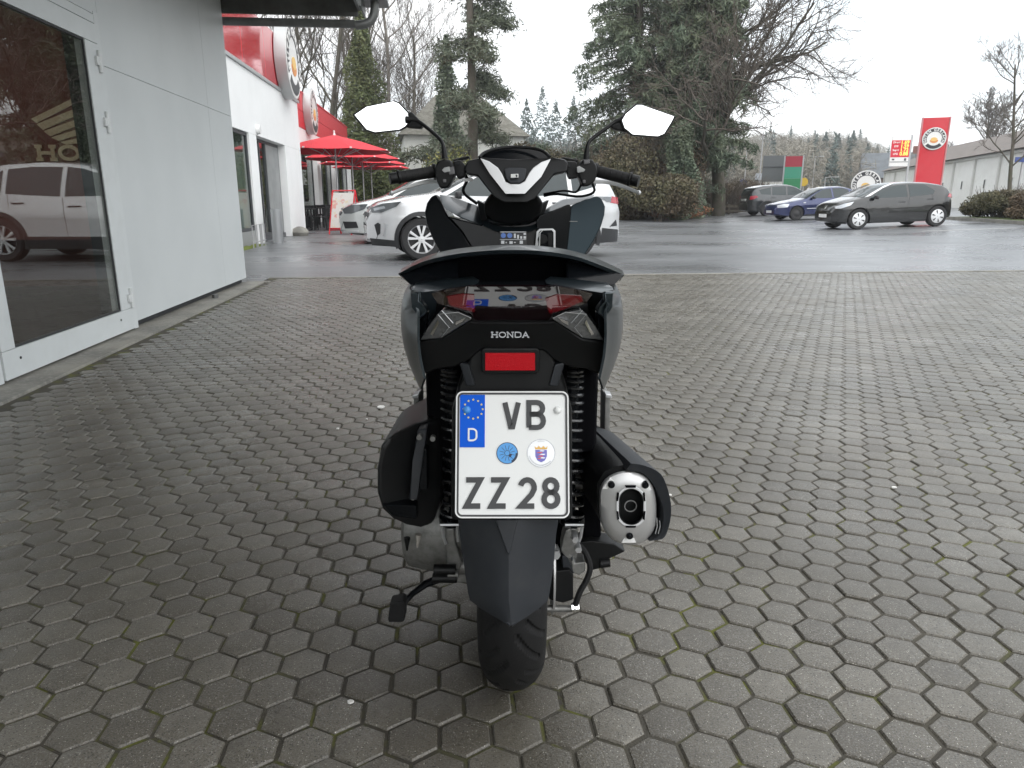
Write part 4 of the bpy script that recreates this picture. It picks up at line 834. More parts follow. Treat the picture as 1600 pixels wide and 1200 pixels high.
cowl([(838, 346, 2.195), (843, 337, 2.195), (889, 319, 2.205), (893, 323, 2.205), (891, 350, 2.205), (886, 400, 2.205), (838, 400, 2.195)], 2.2, .06, 'glove_box_lid', m_gloss, bevel=.004)
cowl([(843, 334, 2.25), (880, 312, 2.30), (930, 304, 2.32), (926, 309, 2.28), (891, 320, 2.25), (843, 338, 2.23)], 2.25, .1, 'cowl_panel', m_paint, bevel=.003)
cowl([(892, 321, 2.245), (915, 311, 2.27), (932, 306, 2.30), (940, 309, 2.30), (946, 322, 2.28), (945, 336, 2.27), (939, 355, 2.26), (928, 378, 2.25), (912, 402, 2.24), (884, 402, 2.20), (891, 350, 2.21)], 2.25, .30, 'leg_shield', M('blue_grey_satin', (.014, .024, .030), .38, .4, ior=1.3), bevel=.010, shrink=.25)
bk(MB().tube(PX([(890, 346, 2.19), (902, 346, 2.205)]), .0012, 5), 'lid_seam', m_alu)
cowl([(768, 300, 2.13), (838, 300, 2.13), (850, 318, 2.17), (846, 332, 2.19), (835, 346, 2.20), (800, 352, 2.20), (770, 347, 2.20), (756, 334, 2.19), (756, 316, 2.17)], 2.15, .2, 'stem_cover', m_black, bevel=.012)
cowl([(745, 312, 2.24), (757, 318, 2.2), (762, 345, 2.2), (752, 346, 2.215)], 2.2, .1, 'stem_gusset', m_black, bevel=.004); cowl([(840, 340, 2.2), (846, 318, 2.2), (858, 312, 2.24), (850, 336, 2.215)], 2.2, .1, 'stem_gusset', m_black, bevel=.004)
lb = ps([(781, 361.5), (823, 361.5), (823, 384), (781, 384)], 2.172, .006, 'warning_label', m_plk, bevel=0)
m_lw = M('label_white', (.62, .64, .66), .5); m_lb = M('label_blue', (.12, .22, .55), .5)
for u, v in ((786.5, 368), (796.5, 368)): bk(MB().prism(PX([(u+4*math.cos(a), v+4*math.sin(a)) for a in np.linspace(0, 6.1, 14)], 2.170), PX([(u+4*math.cos(a), v+4*math.sin(a)) for a in np.linspace(0, 6.1, 14)], 2.172)), 'label_icon', m_lb, lb); 
for (a, b_, c, d) in ((803, 365, 806, 372), (808, 367, 811, 373), (813, 369, 816, 373), (818, 364, 822, 367), (818, 369, 822, 373), (783, 376, 788, 381), (790, 378, 792, 380), (796, 377, 801, 381), (812, 376, 817, 381), (803, 378, 806, 379.5), (782, 362, 822, 363), (781, 374, 822, 374.7)):
    bk(MB().prism(PX([(a, b_), (c, b_), (c, d), (a, d)], 2.170), PX([(a, b_), (c, b_), (c, d), (a, d)], 2.172)), 'label_mark', m_lw, lb, smooth=0)
ig = ps([(836, 386), (838, 362), (843, 357.5), (864, 357), (868, 361), (868, 390), (838, 392)], 2.160, .012, 'ignition_panel', m_silver, bevel=.002)
ps([(841, 388), (842, 363), (845, 360), (862, 359.5), (865, 363), (865, 388)], 2.158, .006, 'switch_face', m_gloss, ig, bevel=.001)
p = HP(848, 374, 2.152); bk(MB().cyl(p, p+Vector((0, .012, 0)), .0145, n=24), 'key_knob', m_black, ig, bevel=.002); ps([(856, 364), (863, 364), (863, 384), (856, 384)], 2.155, .006, 'seat_switch', m_black, ig, bevel=.001)
bk(MB().tube(PX([(843, 389, 2.153), (844, 364, 2.153), (848, 360, 2.153)]), .0022, 6), 'bezel', m_chrome, ig)
# floor boards, front wheel, fender and nose (mostly hidden behind the tail)
bk(MB().box2((-.20, 1.80, .30), (.20, 2.35, .34)).box2((-.06, 1.75, .34), (.06, 2.3, .60)).box2((-.20, 2.28, .30), (.20, 2.36, .80)), 'floor_board', m_black, bevel=.02)
FWY = BY+1.315
bk(MB().lathe([(-.05, .18), (-.052, .22), (-.03, .262), (0, .272), (.03, .262), (.052, .22), (.05, .18)], (0, FWY, .272), (1, 0, 0), 48), 'front_tyre', m_rub)
bk(MB().lathe([(-.04, .18), (-.02, .16), (.02, .16), (.04, .18)], (0, FWY, .272), (1, 0, 0), 40).cyl((-.07, FWY, .272), (.07, FWY, .272), .012).tube([(-.07, FWY, .272), (-.07, FWY-.18, .75)], .018, 10).tube([(.07, FWY, .272), (.07, FWY-.18, .75)], .018, 10), 'front_fork', m_alu)
rows = []
for y, w_, z0_, z1_ in ((2.36, .20, .35, .95), (2.50, .19, .50, 1.0), (2.65, .15, .58, .98), (2.80, .08, .66, .88)): rows.append([Vector((x*w_, y, z0_+(z1_-z0_)*z)) for x, z in ((-.6, 0), (-1, .35), (-.95, .75), (-.5, 1), (.5, 1), (.95, .75), (1, .35), (.6, 0))])
bk(MB().loft(rows), 'nose_cowl', m_paint, bevel=.01)
# ================================================================== cars
m_cglass = M('car_glass', (.030, .042, .045), .04, ior=1.5)
m_trim = M('car_black_trim', (.02, .021, .023), .5); m_tyre = M('car_tyre', (.02, .02, .021), .75, bump=(60, .2))
m_hl = M('headlamp', (.50, .53, .56), .08, .5, coat=1., bump=(40, .4)); m_hld = M('headlamp_dark', (.16, .17, .18), .08, .5, coat=1.); m_tl = M('rear_lamp', (.42, .02, .04), .12, coat=.8)
m_rim = M('alloy', (.62, .63, .64), .3, .6); m_rimw = M('wheel_cover', (.68, .69, .70), .35, .2); m_rimd = M('steel_wheel', (.03, .03, .032), .6)
m_int2 = M('car_interior', (.02, .02, .022), .8)
def smooth_curve(pts, w=.07):
    xs = np.array([p[0] for p in pts]); zs = np.array([p[1] for p in pts]); o = np.argsort(xs); xs, zs = xs[o], zs[o]
    gx = np.arange(xs[0]-.3, xs[-1]+.3, .01); gz = np.interp(gx, xs, zs); k = np.exp(-.5*(np.arange(-30, 31)*.01/w)**2); k /= k.sum()
    gs = np.convolve(np.pad(gz, 30, mode='edge'), k, 'valid'); return lambda x: float(np.interp(x, gx, gs))
class Car:
    def __init__(s, name, label, L_, W_, top, belt, axf, axr, rw, paint, group=None, tumble=.30, und=.20, win=None, ws=None, rwin=None, style='five', plate='VB', clad=None, hl=None, tl=None, seats=True, rear_dark=False, hlm=None):
        s.root = empty(name, (0, 0, 0), 0, label, 'car', group); s.L, s.W = L_, W_/2; s.T = smooth_curve(top, .05); s.B = smooth_curve(belt, .2); s.tum = tumble; s.und = und; s.x0, s.x1 = -L_/2, L_/2; s.paint = paint; s.rw = rw
        s.z0f = lambda x: und+.10*max(0, (abs(x)-s.L*.36)/(s.L*.14))**2
        s.body(axf, axr, rw)
        for i, q in enumerate(win or []):
            for sd in (1, -1): s.side(q, sd, .004, 'side_window', m_cglass)
        s.topband(*ws, 'windscreen', m_cglass)
        if rwin: s.topband(*rwin, 'rear_window', m_cglass)
        for ax, fr in ((axf, 1), (axr, 0)):
            for sd in (1, -1): s.wheel(ax, sd, rw, style)
        for sd in (1, -1):
            if clad:
                for ax in (axf, axr):
                    a = [(ax+(rw+.03)*math.cos(t_), rw+(rw+.03)*math.sin(t_)) for t_ in np.linspace(-.35, PI+.35, 22)]; b_ = [(ax+(rw+.10)*math.cos(t_), rw+(rw+.10)*math.sin(t_)) for t_ in np.linspace(-.35, PI+.35, 22)]
                    mb = MB(); rows = [[(p[0], sd*(s.hw(p[0], max(p[1], und+.05))+.012), p[1]), (q[0], sd*(s.hw(q[0], max(q[1], und+.05))+.010), q[1])] for p, q in zip(a, b_)]; mb.grid(rows).build('arch_trim', m_trim, s.root, solid=.01)
                s.side([(axf-rw-.10, und+.0), (axf-rw-.10, und+.20), (axr+rw+.10, und+.20), (axr+rw+.10, und+.0)], sd, .010, 'sill_trim', m_trim)
            else: s.side([(axf-rw-.08, und+.01), (axf-rw-.08, und+.08), (axr+rw+.08, und+.08), (axr+rw+.08, und+.01)], sd, .006, 'sill_trim', m_trim)
            s.side(hl, sd, .010, 'headlight', hlm or m_hl); s.side(tl, sd, .010, 'tail_light', m_tl)
    def hw(s, x, z):
        e = s.L/2; d = max(0, abs(x)-(e-.72))/.72; W = s.W*(1-.33*d**2.6-.03*d); zb = s.B(x); zm = .62*zb
        if z < zm: w = W*(1-.075*((zm-z)/zm)**2)
        elif z < zb: w = W*(1-.035*((z-zm)/(zb-zm))**2)
        else: w = W*.965-s.tum*(z-zb)-.10*(z-zb)**2
        if abs(z-(zm+.12)) < .05 and z < zb: w += .006
        return w
    def ring(s, x):
        T = s.T(x); z0 = s.z0f(x); cr_ = min(.10, (T-z0)*.3); zt = T-cr_; half = [(0, z0), (s.hw(x, z0+.05)*.86, z0)]
        n = 13; half += [(s.hw(x, z), z) for z in np.linspace(z0+.05, zt, n)]
        w = s.hw(x, zt)
        for k in range(1, 8):
            a = PI/2*k/7; half.append((w*math.cos(a)**.62 if k < 7 else 0, zt+cr_*math.sin(a)**.9))
        return [(x, y, z) for y, z in half]+[(x, -y, z) for y, z in half[-2:0:-1]]
    def body(s, axf, axr, rw):
        e = s.L/2; xs = sorted(set([-e, -e+.015, -e+.04, e-.04, e-.015, e]+list(np.linspace(-e+.08, e-.08, 74))))
        mb = MB(); mb.loft([s.ring(x) for x in xs]); o = mb.build('body', s.paint, s.root, smooth=35)
        cut = MB()
        for ax in (axf, axr): cut.cyl((ax, -2, rw), (ax, 2, rw), rw+.045, n=40)
        c = cut.build('cutter', m_trim, None); bo = o.modifiers.new('b', 'BOOLEAN'); bo.object = c; bo.operation = 'DIFFERENCE'; bo.solver = 'EXACT'
        bpy.context.view_layer.update(); dg = bpy.context.evaluated_depsgraph_get(); me = bpy.data.meshes.new_from_object(o.evaluated_get(dg)); o.modifiers.clear(); o.data = me
        bpy.data.objects.remove(c); me.shade_smooth(); me.set_sharp_from_angle(angle=math.radians(35)); s.bodyo = o
        MB().box2((axr-rw-.1, -s.W+.28, .25), (axf+rw+.1, s.W-.28, .6)).build('chassis', m_int2, s.root)
    def side(s, poly, sd, off, name, mat, par=None):
        bm = bmesh.new(); vs = [bm.verts.new((x, 0, z)) for x, z in poly]; bm.faces.new(vs); bmesh.ops.triangulate(bm, faces=bm.faces)
        for _ in range(3):
            es = [e for e in bm.edges if e.calc_length() > .14]
            if es: bmesh.ops.subdivide_edges(bm, edges=es, cuts=1)
            bmesh.ops.triangulate(bm, faces=bm.faces)
        for v in bm.verts: v.co.y = sd*(s.hw(min(max(v.co.x, s.x0+.01), s.x1-.01), v.co.z)+off)
        for f in bm.faces:
            f.normal_update()
            if f.normal.y*sd < 0: f.normal_flip()
        g = bmesh.ops.extrude_face_region(bm, geom=bm.faces[:]); 
        for v in [q for q in g['geom'] if isinstance(q, bmesh.types.BMVert)]: v.co.y -= sd*.02
        me = bpy.data.meshes.new(name); bmesh.ops.recalc_face_normals(bm, faces=bm.faces); bm.to_mesh(me); bm.free(); me.shade_smooth(); me.set_sharp_from_angle(angle=math.radians(50))
        return link(name, me, par or s.root, mat)
    def topband(s, xa, xb, inset, name, mat):
        rows = []
        for i in range(13):
            x = xa+(xb-xa)*i/12; T = s.T(x); cr_ = min(.10, (T-s.z0f(x))*.3); w = s.hw(x, T-cr_)-inset; row = []
            sl = (s.T(x+.02)-s.T(x-.02))/.04; nx = -sl/math.hypot(1, sl); nz = 1/math.hypot(1, sl)
            for k in range(-8, 9):
                y = w*k/8; a = math.acos(min(1, (abs(y)/s.hw(x, T-cr_))**(1/.62))); z = T-cr_+cr_*math.sin(a)**.9; row.append((x+nx*.008, y, z+nz*.008))
            rows.append(row)
        MB().grid(rows).build(name, mat, s.root, solid=.006)
    def wheel(s, ax, sd, r, style):
        yc = sd*(s.W-.115); o = MB().lathe([(-.10, r*.66), (-.105, r*.9), (-.08, r*.985), (0, r), (.08, r*.985), (.105, r*.9), (.10, r*.66), (0, r*.64)], (ax, yc, r), (0, 1, 0), 40).build('wheel', m_tyre, s.root)
        f = yc+sd*.095
        if style == 'cover':
            MB().lathe([(-.02, r*.68), (.0, r*.68), (.012, r*.6), (.018, r*.25), (.02, .01)], (ax, f, r), (0, sd, 0), 36).build('rim', m_rimw, o)
            for k in range(6):
                a = k*PI/3+.3; d = Vector((math.cos(a), 0, math.sin(a))); t_ = Vector((-d.z, 0, d.x)); c = Vector((ax, f+sd*.012, r))
                MB().extr([c+d*r*.26-t_*.010, c+d*r*.56-t_*.026, c+d*r*.58+t_*.026, c+d*r*.26+t_*.010], (0, sd*.010, 0)).build('slot', m_trim, o)
        elif style == 'steel':
            MB().lathe([(-.03, r*.66), (-.0, r*.66), (.0, r*.60), (-.03, r*.55), (-.02, r*.3), (.0, r*.22), (.0, .01)], (ax, f, r), (0, sd, 0), 32).build('rim', m_rimd, o)
        else:
            rm = MB().lathe([(-.06, r*.70), (.0, r*.70), (.004, r*.66), (-.012, r*.62), (-.05, r*.60)], (ax, f, r), (0, sd, 0), 40).lathe([(-.01, r*.17), (.006, r*.16), (.008, .005)], (ax, f, r), (0, sd, 0), 20).build('rim', m_rim, o)
            MB().lathe([(-.07, r*.62), (-.07, .01)], (ax, f, r), (0, sd, 0), 24).build('brake_disc', m_rimd, o)
            for k in range(5):
                for dd in (-.20, .20):
                    a = k*2*PI/5+.32; d0 = Vector((math.cos(a+dd*.6), 0, math.sin(a+dd*.6))); d1 = Vector((math.cos(a+dd*1.25), 0, math.sin(a+dd*1.25))); c = Vector((ax, f, r)); t_ = Vector((-math.sin(a), 0, math.cos(a)))
                    p0, p1 = c+d0*r*.12, c+d1*r*.64; MB().extr([p0-t_*.014, p1-t_*.026, p1+t_*.026, p0+t_*.014], (0, -sd*.03, 0)).build('spoke', m_rim, o, bevel=.004)
        return o
    def nose(s, poly, off, name, mat, rear=False):   # front or rear facing panel given as (y, z)
        e = s.L/2*(-1 if rear else 1); sg_ = -1 if rear else 1; out = []
        for y, z in poly:
            lo, hi = s.L*.28, s.L/2
            for _ in range(24):
                m_ = (lo+hi)/2
                ok = s.hw(m_*sg_, z) > abs(y) and s.T(m_*sg_) > z+.0
                lo, hi = (m_, hi) if ok else (lo, m_)
            out.append(Vector((sg_*(lo+off), y, z)))
        MB().extr(out, (-sg_*.03, 0, 0)).build(name, mat, s.root, bevel=.002)
    def details(s, doors, handles, mirx, mz, plate_z=.45, rear_plate=.8, txt='VB'):
        for sd in (1, -1):
            for x, za, zb_ in doors: s.side([(x-.004, za), (x+.004, za), (x+.004-.02, zb_), (x-.004-.02, zb_)], sd, .0015, 'door_seam', m_trim)
            for x, z in handles: s.side([(x-.10, z-.012), (x+.10, z-.004), (x+.10, z+.016), (x-.10, z+.012)], sd, .022, 'door_handle', m_trim if s.paint.name != 'car_blue' else s.paint)
            y = s.hw(mirx, mz); MB().loft([[(mirx+dx, sd*(y+.06+dy), mz+.06+dz) for dx, dz in ((-.05*k, -.06*k), (.06*k, -.05*k), (.05*k, .06*k), (-.05*k, .07*k))] for dy, k in ((-.02, .8), (.05, 1.05), (.14, 1.0), (.17, .6))]).build('wing_mirror', m_trim, s.root, bevel=.015)
        e = s.L/2; MB().box2((e-.03, -.26, plate_z), (e+.012, .26, plate_z+.115)).build('number_plate', m_plw, s.root, bevel=.004)
        MB().box2((-e-.012, -.26, rear_plate), (-e+.05, .26, rear_plate+.115)).build('number_plate', m_plw, s.root, bevel=.004)
    def place(s, p, heading):             # p: world point of the origin, heading: direction of the nose (deg from +X)
        h = math.radians(heading); d = Vector((math.cos(h), math.sin(h))); zf = gh(p[0]+d.x*1.38, p[1]+d.y*1.38); zr = gh(p[0]-d.x*1.38, p[1]-d.y*1.38)
        pitch = math.atan2(zf-zr, 2.76); s.root.location = (p[0], p[1], (zf+zr)/2); s.root.rotation_euler = (0, -pitch, h)
def carpaint(n, c, metal=.5): return M(n, c, .22, metal, coat=1.)
p_sil = carpaint('car_silver', (.60, .61, .62), .25); p_blk = carpaint('car_black', (.012, .013, .014), .2); p_blu = carpaint('car_blue', (.025, .035, .11), .45); p_gry = carpaint('car_grey', (.045, .048, .052), .5); p_sil2 = carpaint('car_pale_silver', (.56, .58, .57), .25)
# silver crossover in front of the restaurant
c1 = Car('parked_car', 'silver crossover with black wheel arches parked nose towards the restaurant door', 4.58, 1.85,
  [(2.29, .66), (2.25, .84), (2.10, .97), (1.7, 1.06), (1.15, 1.13), (1.0, 1.17), (.55, 1.40), (.2, 1.55), (-.2, 1.62), (-.7, 1.635), (-1.3, 1.60), (-1.8, 1.52), (-1.98, 1.42), (-2.12, 1.18), (-2.22, 1.08), (-2.29, .80)],
  [(2.3, .95), (1.0, 1.02), (-2.3, 1.12)], 1.40, -1.37, .36, p_sil, group=None, und=.22, clad=True,
  win=[[(.95, 1.08), (.35, 1.42), (.10, 1.50), (-.18, 1.53), (-.20, 1.06)], [(-.28, 1.06), (-.26, 1.53), (-.8, 1.53), (-1.18, 1.49), (-1.20, 1.10)], [(-1.28, 1.12), (-1.26, 1.47), (-1.75, 1.33), (-1.72, 1.24)]], ws=(1.02, .14, .09), rwin=(-2.16, -1.92, .12),
  hl=[(2.20, .80), (2.22, .88), (2.02, .95), (1.72, .98), (1.80, .90), (2.05, .80)], tl=[(-2.24, .93), (-2.22, 1.05), (-2.06, 1.07), (-2.02, .96)], hlm=m_hld)
c1.details([(1.02, .32, 1.02), (-.22, .42, 1.05), (-1.15, .62, 1.10)], [(-.05, .90), (-1.0, .95)], .78, 1.02)
for sd in (1, -1):
    c1.side([(2.22, .26), (2.25, .38), (2.0, .36), (1.80, .34), (1.80, .24)], sd, .012, 'bumper_trim', m_trim); c1.side([(2.13, .42), (2.17, .60), (2.11, .64), (2.07, .61), (2.08, .46)], sd, .010, 'bumper_intake', m_trim); c1.side([(2.04, .44), (2.0, .62), (1.97, .62), (2.0, .42)], sd, .016, 'bumper_blade', m_rim)
    c1.side([(-2.26, .26), (-2.26, .48), (-1.85, .52), (-1.82, .26)], sd, .012, 'bumper_trim', m_trim); c1.side([(-2.22, .55), (-2.18, .66), (-2.02, .54)], sd, .014, 'rear_reflector', m_trim)
for sd in (1, -1): c1.side([(-2.04, .97), (-2.03, 1.06), (-1.72, 1.07), (-1.95, .97)], sd, .011, 'lamp_cluster', m_hld); c1.side([(2.16, .83), (2.17, .87), (2.0, .91), (1.98, .87)], sd, .013, 'lamp_lens', m_hl); c2.side([(2.12, .74), (2.14, .79), (1.92, .85), (1.90, .78)], sd, .013, 'lamp_lens', m_hl) if 'c2' in globals() else None
c1.nose([(-.7, .30), (.7, .30), (.78, .5), (-.78, .5)], .012, 'lower_grille', m_trim); c1.nose([(-.6, .74), (.6, .74), (.55, .80), (-.55, .80)], .012, 'grille', m_trim)
fw_ = on_z(648, 407); ha = 8.5; hx, hy = math.cos(math.radians(ha)), math.sin(math.radians(ha))
c1.place((fw_.x+1.40*hx+.0, fw_.y+1.40*hy+.80), 180+ha)
# silver people carrier behind it
c2 = Car('parked_car', 'pale silver people carrier parked half hidden behind the silver crossover', 4.52, 1.83,
  [(2.26, .60), (2.22, .78), (2.05, .90), (1.7, .99), (1.35, 1.06), (1.15, 1.12), (.45, 1.50), (0, 1.62), (-.6, 1.66), (-1.4, 1.64), (-2.0, 1.55), (-2.14, 1.2), (-2.2, 1.0), (-2.26, .6)],
  [(2.3, .9), (1.0, 1.0), (-2.3, 1.08)], 1.36, -1.38, .33, p_sil2, und=.20,
  win=[[(1.02, 1.06), (.45, 1.40), (.10, 1.52), (-.10, 1.54), (-.12, 1.03)], [(-.20, 1.03), (-.18, 1.54), (-1.05, 1.53), (-1.08, 1.06)], [(-1.16, 1.07), (-1.14, 1.52), (-1.85, 1.44), (-1.80, 1.12)]], ws=(1.12, .22, .09), rwin=(-2.12, -1.98, .12),
  hl=[(2.16, .70), (2.20, .80), (1.98, .90), (1.62, .92), (1.70, .80), (2.0, .70)], tl=[(-2.2, .9), (-2.14, 1.25), (-1.95, 1.25), (-1.9, .95)], hlm=m_hld)
c2.details([(1.0, .32, 1.0), (-.16, .34, 1.02), (-1.12, .6, 1.06)], [(0, .88), (-1.0, .92)], .85, 1.0)
for sd in (1, -1): c2.side([(2.16, .36), (2.20, .52), (1.90, .52), (1.86, .38)], sd, .010, 'fog_grille', m_trim); c2.side([(2.2, .26), (2.2, .31), (1.85, .33), (1.85, .27)], sd, .012, 'bumper_lip', m_rim)
c2.nose([(-.6, .34), (.6, .34), (.66, .50), (-.66, .50)], .012, 'lower_grille', m_trim); c2.nose([(-.6, .66), (.6, .66), (.58, .74), (-.58, .74)], .012, 'grille', m_trim)
q2 = on_z(530, 379); ha2 = 9.0
c2.place((q2.x+2.20*math.cos(math.radians(ha2))+.10, q2.y+2.2*math.sin(math.radians(ha2))-.0), 180+ha2)
# black hatchback on the right
c3 = Car('parked_car', 'black hatchback with white wheel covers parked in front of the red pylon', 4.26, 1.81,
  [(2.13, .58), (2.09, .76), (1.95, .90), (1.6, 1.00), (1.25, 1.08), (.85, 1.22), (.35, 1.43), (0, 1.505), (-.5, 1.525), (-1.1, 1.49), (-1.6, 1.40), (-1.82, 1.31), (-1.97, 1.08), (-2.06, .98), (-2.13, .6)],
  [(2.2, .88), (1.0, .98), (-2.2, 1.10)], 1.31, -1.46, .345, p_blk, und=.19, style='cover',
  win=[[(1.02, 1.02), (.55, 1.27), (.20, 1.38), (-.05, 1.42), (-.32, 1.43), (-.34, 1.02)], [(-.42, 1.02), (-.40, 1.43), (-.95, 1.41), (-1.30, 1.20), (-1.25, 1.08)]], ws=(1.22, .10, .07), rwin=(-1.95, -1.80, .12),
  hl=[(2.04, .72), (2.06, .78), (1.80, .88), (1.52, .93), (1.62, .82), (1.90, .72)], tl=[(-2.08, .92), (-2.04, 1.06), (-1.86, 1.08), (-1.80, .98)])
c3.details([(1.05, .3, .98), (-.38, .32, 1.02), (-1.2, .6, 1.08)], [(-.15, .86), (-1.15, .92)], .82, .98, plate_z=.42)
for sd in (1, -1): c3.side([(1.15, 1.06), (.85, 1.22), (.45, 1.41), (.15, 1.50), (.12, 1.475), (.5, 1.34), (.95, 1.10)], sd, .010, 'pillar_trim', m_rim)
c3.nose([(-.7, .28), (.7, .28), (.74, .40), (-.74, .40)], .012, 'lower_grille', m_trim); c3.nose([(-.07, .70), (.07, .70), (.07, .82), (-.07, .82)], .014, 'badge', m_chrome)
def place_depth(c, u, v, D, heading_img, axf):   # front wheel contact at pixel u, depth D; heading measured against the image plane
    h = math.degrees(-YAW)+180+heading_img; d = Vector((math.cos(math.radians(h)), math.sin(math.radians(h))))
    dr = rayh(u, v); p = h2w(Vector((dr.x*D/(dr.y*CP-dr.z*SP), dr.y*D/(dr.y*CP-dr.z*SP), 0))); c.place((p.x-d.x*axf+.0, p.y-d.y*axf+.75), h)
place_depth(c3, 1338, 358, 24.3, 4, 1.31)
c4 = Car('parked_car', 'dark blue saloon with black steel wheels parked between the black hatchback and the grey estate', 4.68, 1.74,
  [(2.34, .50), (2.29, .68), (2.1, .78), (1.6, .88), (1.15, .95), (1.0, .98), (.60, 1.20), (.2, 1.38), (-.2, 1.45), (-.7, 1.455), (-1.1, 1.37), (-1.45, 1.18), (-1.7, 1.07), (-2.0, 1.04), (-2.25, 1.0), (-2.31, .8), (-2.34, .5)],
  [(2.4, .78), (1.0, .92), (-2.4, 1.0)], 1.40, -1.30, .315, p_blu, und=.18, style='steel', tumble=.34,
  win=[[(.85, .96), (.45, 1.20), (.15, 1.33), (-.20, 1.37), (-.24, .94)], [(-.32, .94), (-.28, 1.37), (-.75, 1.37), (-1.02, 1.28), (-1.08, .98)], [(-1.15, .99), (-1.10, 1.26), (-1.45, 1.06)]], ws=(.98, .12, .07), rwin=(-1.62, -1.0, .09),
  hl=[(2.24, .58), (2.26, .70), (2.0, .76), (1.78, .74), (1.85, .60)], tl=[(-2.28, .75), (-2.24, .95), (-1.98, .98), (-1.98, .78)])
c4.details([(.92, .3, .92), (-.28, .32, .94), (-1.1, .55, .98)], [(-.1, .80), (-1.0, .82)], .70, .92, plate_z=.36)
for sd in (1, -1): c4.side([(.95, .50), (.95, .53), (-.95, .54), (-.95, .51)], sd, .012, 'rub_strip', m_rim); c4.side([(1.12, .76), (1.02, .77), (1.02, .80), (1.12, .79)], sd, .01, 'repeater', m_plw)
place_depth(c4, 1243, 344, 32.5, 5, 1.40)
c5 = Car('parked_car', 'dark grey estate car parked tail first beside the blue saloon', 4.60, 1.84,
  [(2.30, .60), (2.25, .82), (2.05, .95), (1.6, 1.03), (1.15, 1.10), (.95, 1.14), (.3, 1.52), (-.1, 1.62), (-.8, 1.64), (-1.5, 1.60), (-2.0, 1.50), (-2.12, 1.35), (-2.20, 1.1), (-2.26, .95), (-2.30, .6)],
  [(2.3, .95), (1.0, 1.03), (-2.3, 1.12)], 1.38, -1.34, .35, p_gry, und=.22, style='steel', clad=True,
  win=[[(.88, 1.08), (.35, 1.40), (.05, 1.50), (-.2, 1.52), (-.22, 1.06)], [(-.30, 1.06), (-.28, 1.52), (-1.05, 1.51), (-1.08, 1.09)], [(-1.16, 1.10), (-1.14, 1.49), (-1.80, 1.36), (-1.70, 1.14)]], ws=(.98, .15, .08), rwin=(-2.20, -2.02, .12),
  hl=[(2.20, .78), (2.22, .88), (1.98, .95), (1.72, .95), (1.85, .82)], tl=[(-2.24, .86), (-2.20, 1.06), (-1.95, 1.08), (-1.85, 1.0), (-2.05, .90)])
c5.details([(.98, .34, 1.02), (-.26, .4, 1.05), (-1.12, .6, 1.1)], [(-.1, .90), (-1.0, .94)], .74, 1.02)
hg = 180+math.degrees(-YAW)+180+6; dr = rayh(1196, 339); D = 38.5; p = h2w(Vector((dr.x*D/(dr.y*CP-dr.z*SP), dr.y*D/(dr.y*CP-dr.z*SP), 0))); d = Vector((math.cos(math.radians(hg)), math.sin(math.radians(hg))))
c5.place((p.x+d.x*1.34, p.y+d.y*1.34+.8), hg)
# ================================================================== terrace, street furniture, signs, far buildings
m_umb = M('umbrella_red', (.62, .03, .045), .8, bump=(90, .05)); m_pole = M('pole_grey', (.42, .42, .43), .35, .5)
def make_umbrella():
    r = empty('patio_umbrella'); n = 8; R = 2.0; zc, ze = 3.18, 2.66
    mb = MB(); vs = [(0, 0, zc)]
    for ring, k in ((.5, .0), (1, 0)):
        for i in range(n*4):
            a = 2*PI*i/(n*4)+PI/8; q = i % 4; sag = (0, .022, .03, .022)[q]; rr = R*ring*(math.cos(PI/8)/math.cos((q/4-.0)*PI/4-PI/8))*1.0
            vs.append((rr*math.cos(a), rr*math.sin(a), zc+(ze-zc)*ring-.02*ring-sag*ring+(.03 if ring < 1 else 0)))
    N_ = n*4; fs = [(0, 1+i, 1+(i+1) % N_) for i in range(N_)]+[(1+i, 1+N_+i, 1+N_+(i+1) % N_, 1+(i+1) % N_) for i in range(N_)]
    mb.add(vs, fs); can = mb.build('canopy', m_umb, r, solid=.006, smooth=20)
    MB().cyl((0, 0, zc-.02), (0, 0, zc+.10), .05, .02, n=12).cyl((0, 0, zc+.10), (0, 0, zc+.14), .035, n=10).build('finial', m_white, can)
    MB().cyl((0, 0, 0), (0, 0, zc-.03), .03, n=14).build('pole', m_pole, r)
    MB().box2((-.4, -.4, 0), (.4, .4, .07)).build('base', m_bfr, r, bevel=.01)
    for i in range(n):
        a = 2*PI*i/n+PI/8; d = Vector((math.cos(a), math.sin(a), 0)); p0 = d*.05+Vector((0, 0, 2.38)); p1 = d*1.15+Vector((0, 0, zc+(ze-zc)*.55-.05))
        MB().tube([p0, p1], .012, 6).tube([d*.05+Vector((0, 0, zc-.06)), d*1.9+Vector((0, 0, ze+.0-.02))], .011, 6).build('rib', m_pole, r)
        e = d*1.96+Vector((0, 0, ze-.01)); MB().box(e, (.06, .06, .05)).build('rib_end', m_white, r)
    return r
um0 = make_umbrella()
for i, (u, lab) in enumerate(((527, 'red octagonal patio umbrella standing beside the white restaurant corner pillar'), (552, 'red patio umbrella second in the row from the restaurant corner pillar'), (568, 'red patio umbrella third in the row from the restaurant corner pillar'), (581, 'red patio umbrella at the far end of the terrace row'))):
    o = um0 if i == 0 else copy_tree(um0); p = on_x(u, 290, -3.62); o.location = (p.x, p.y, 0); o.rotation_euler = (0, 0, .18*i); tag(o, lab, 'umbrella', 'red umbrellas along the terrace')
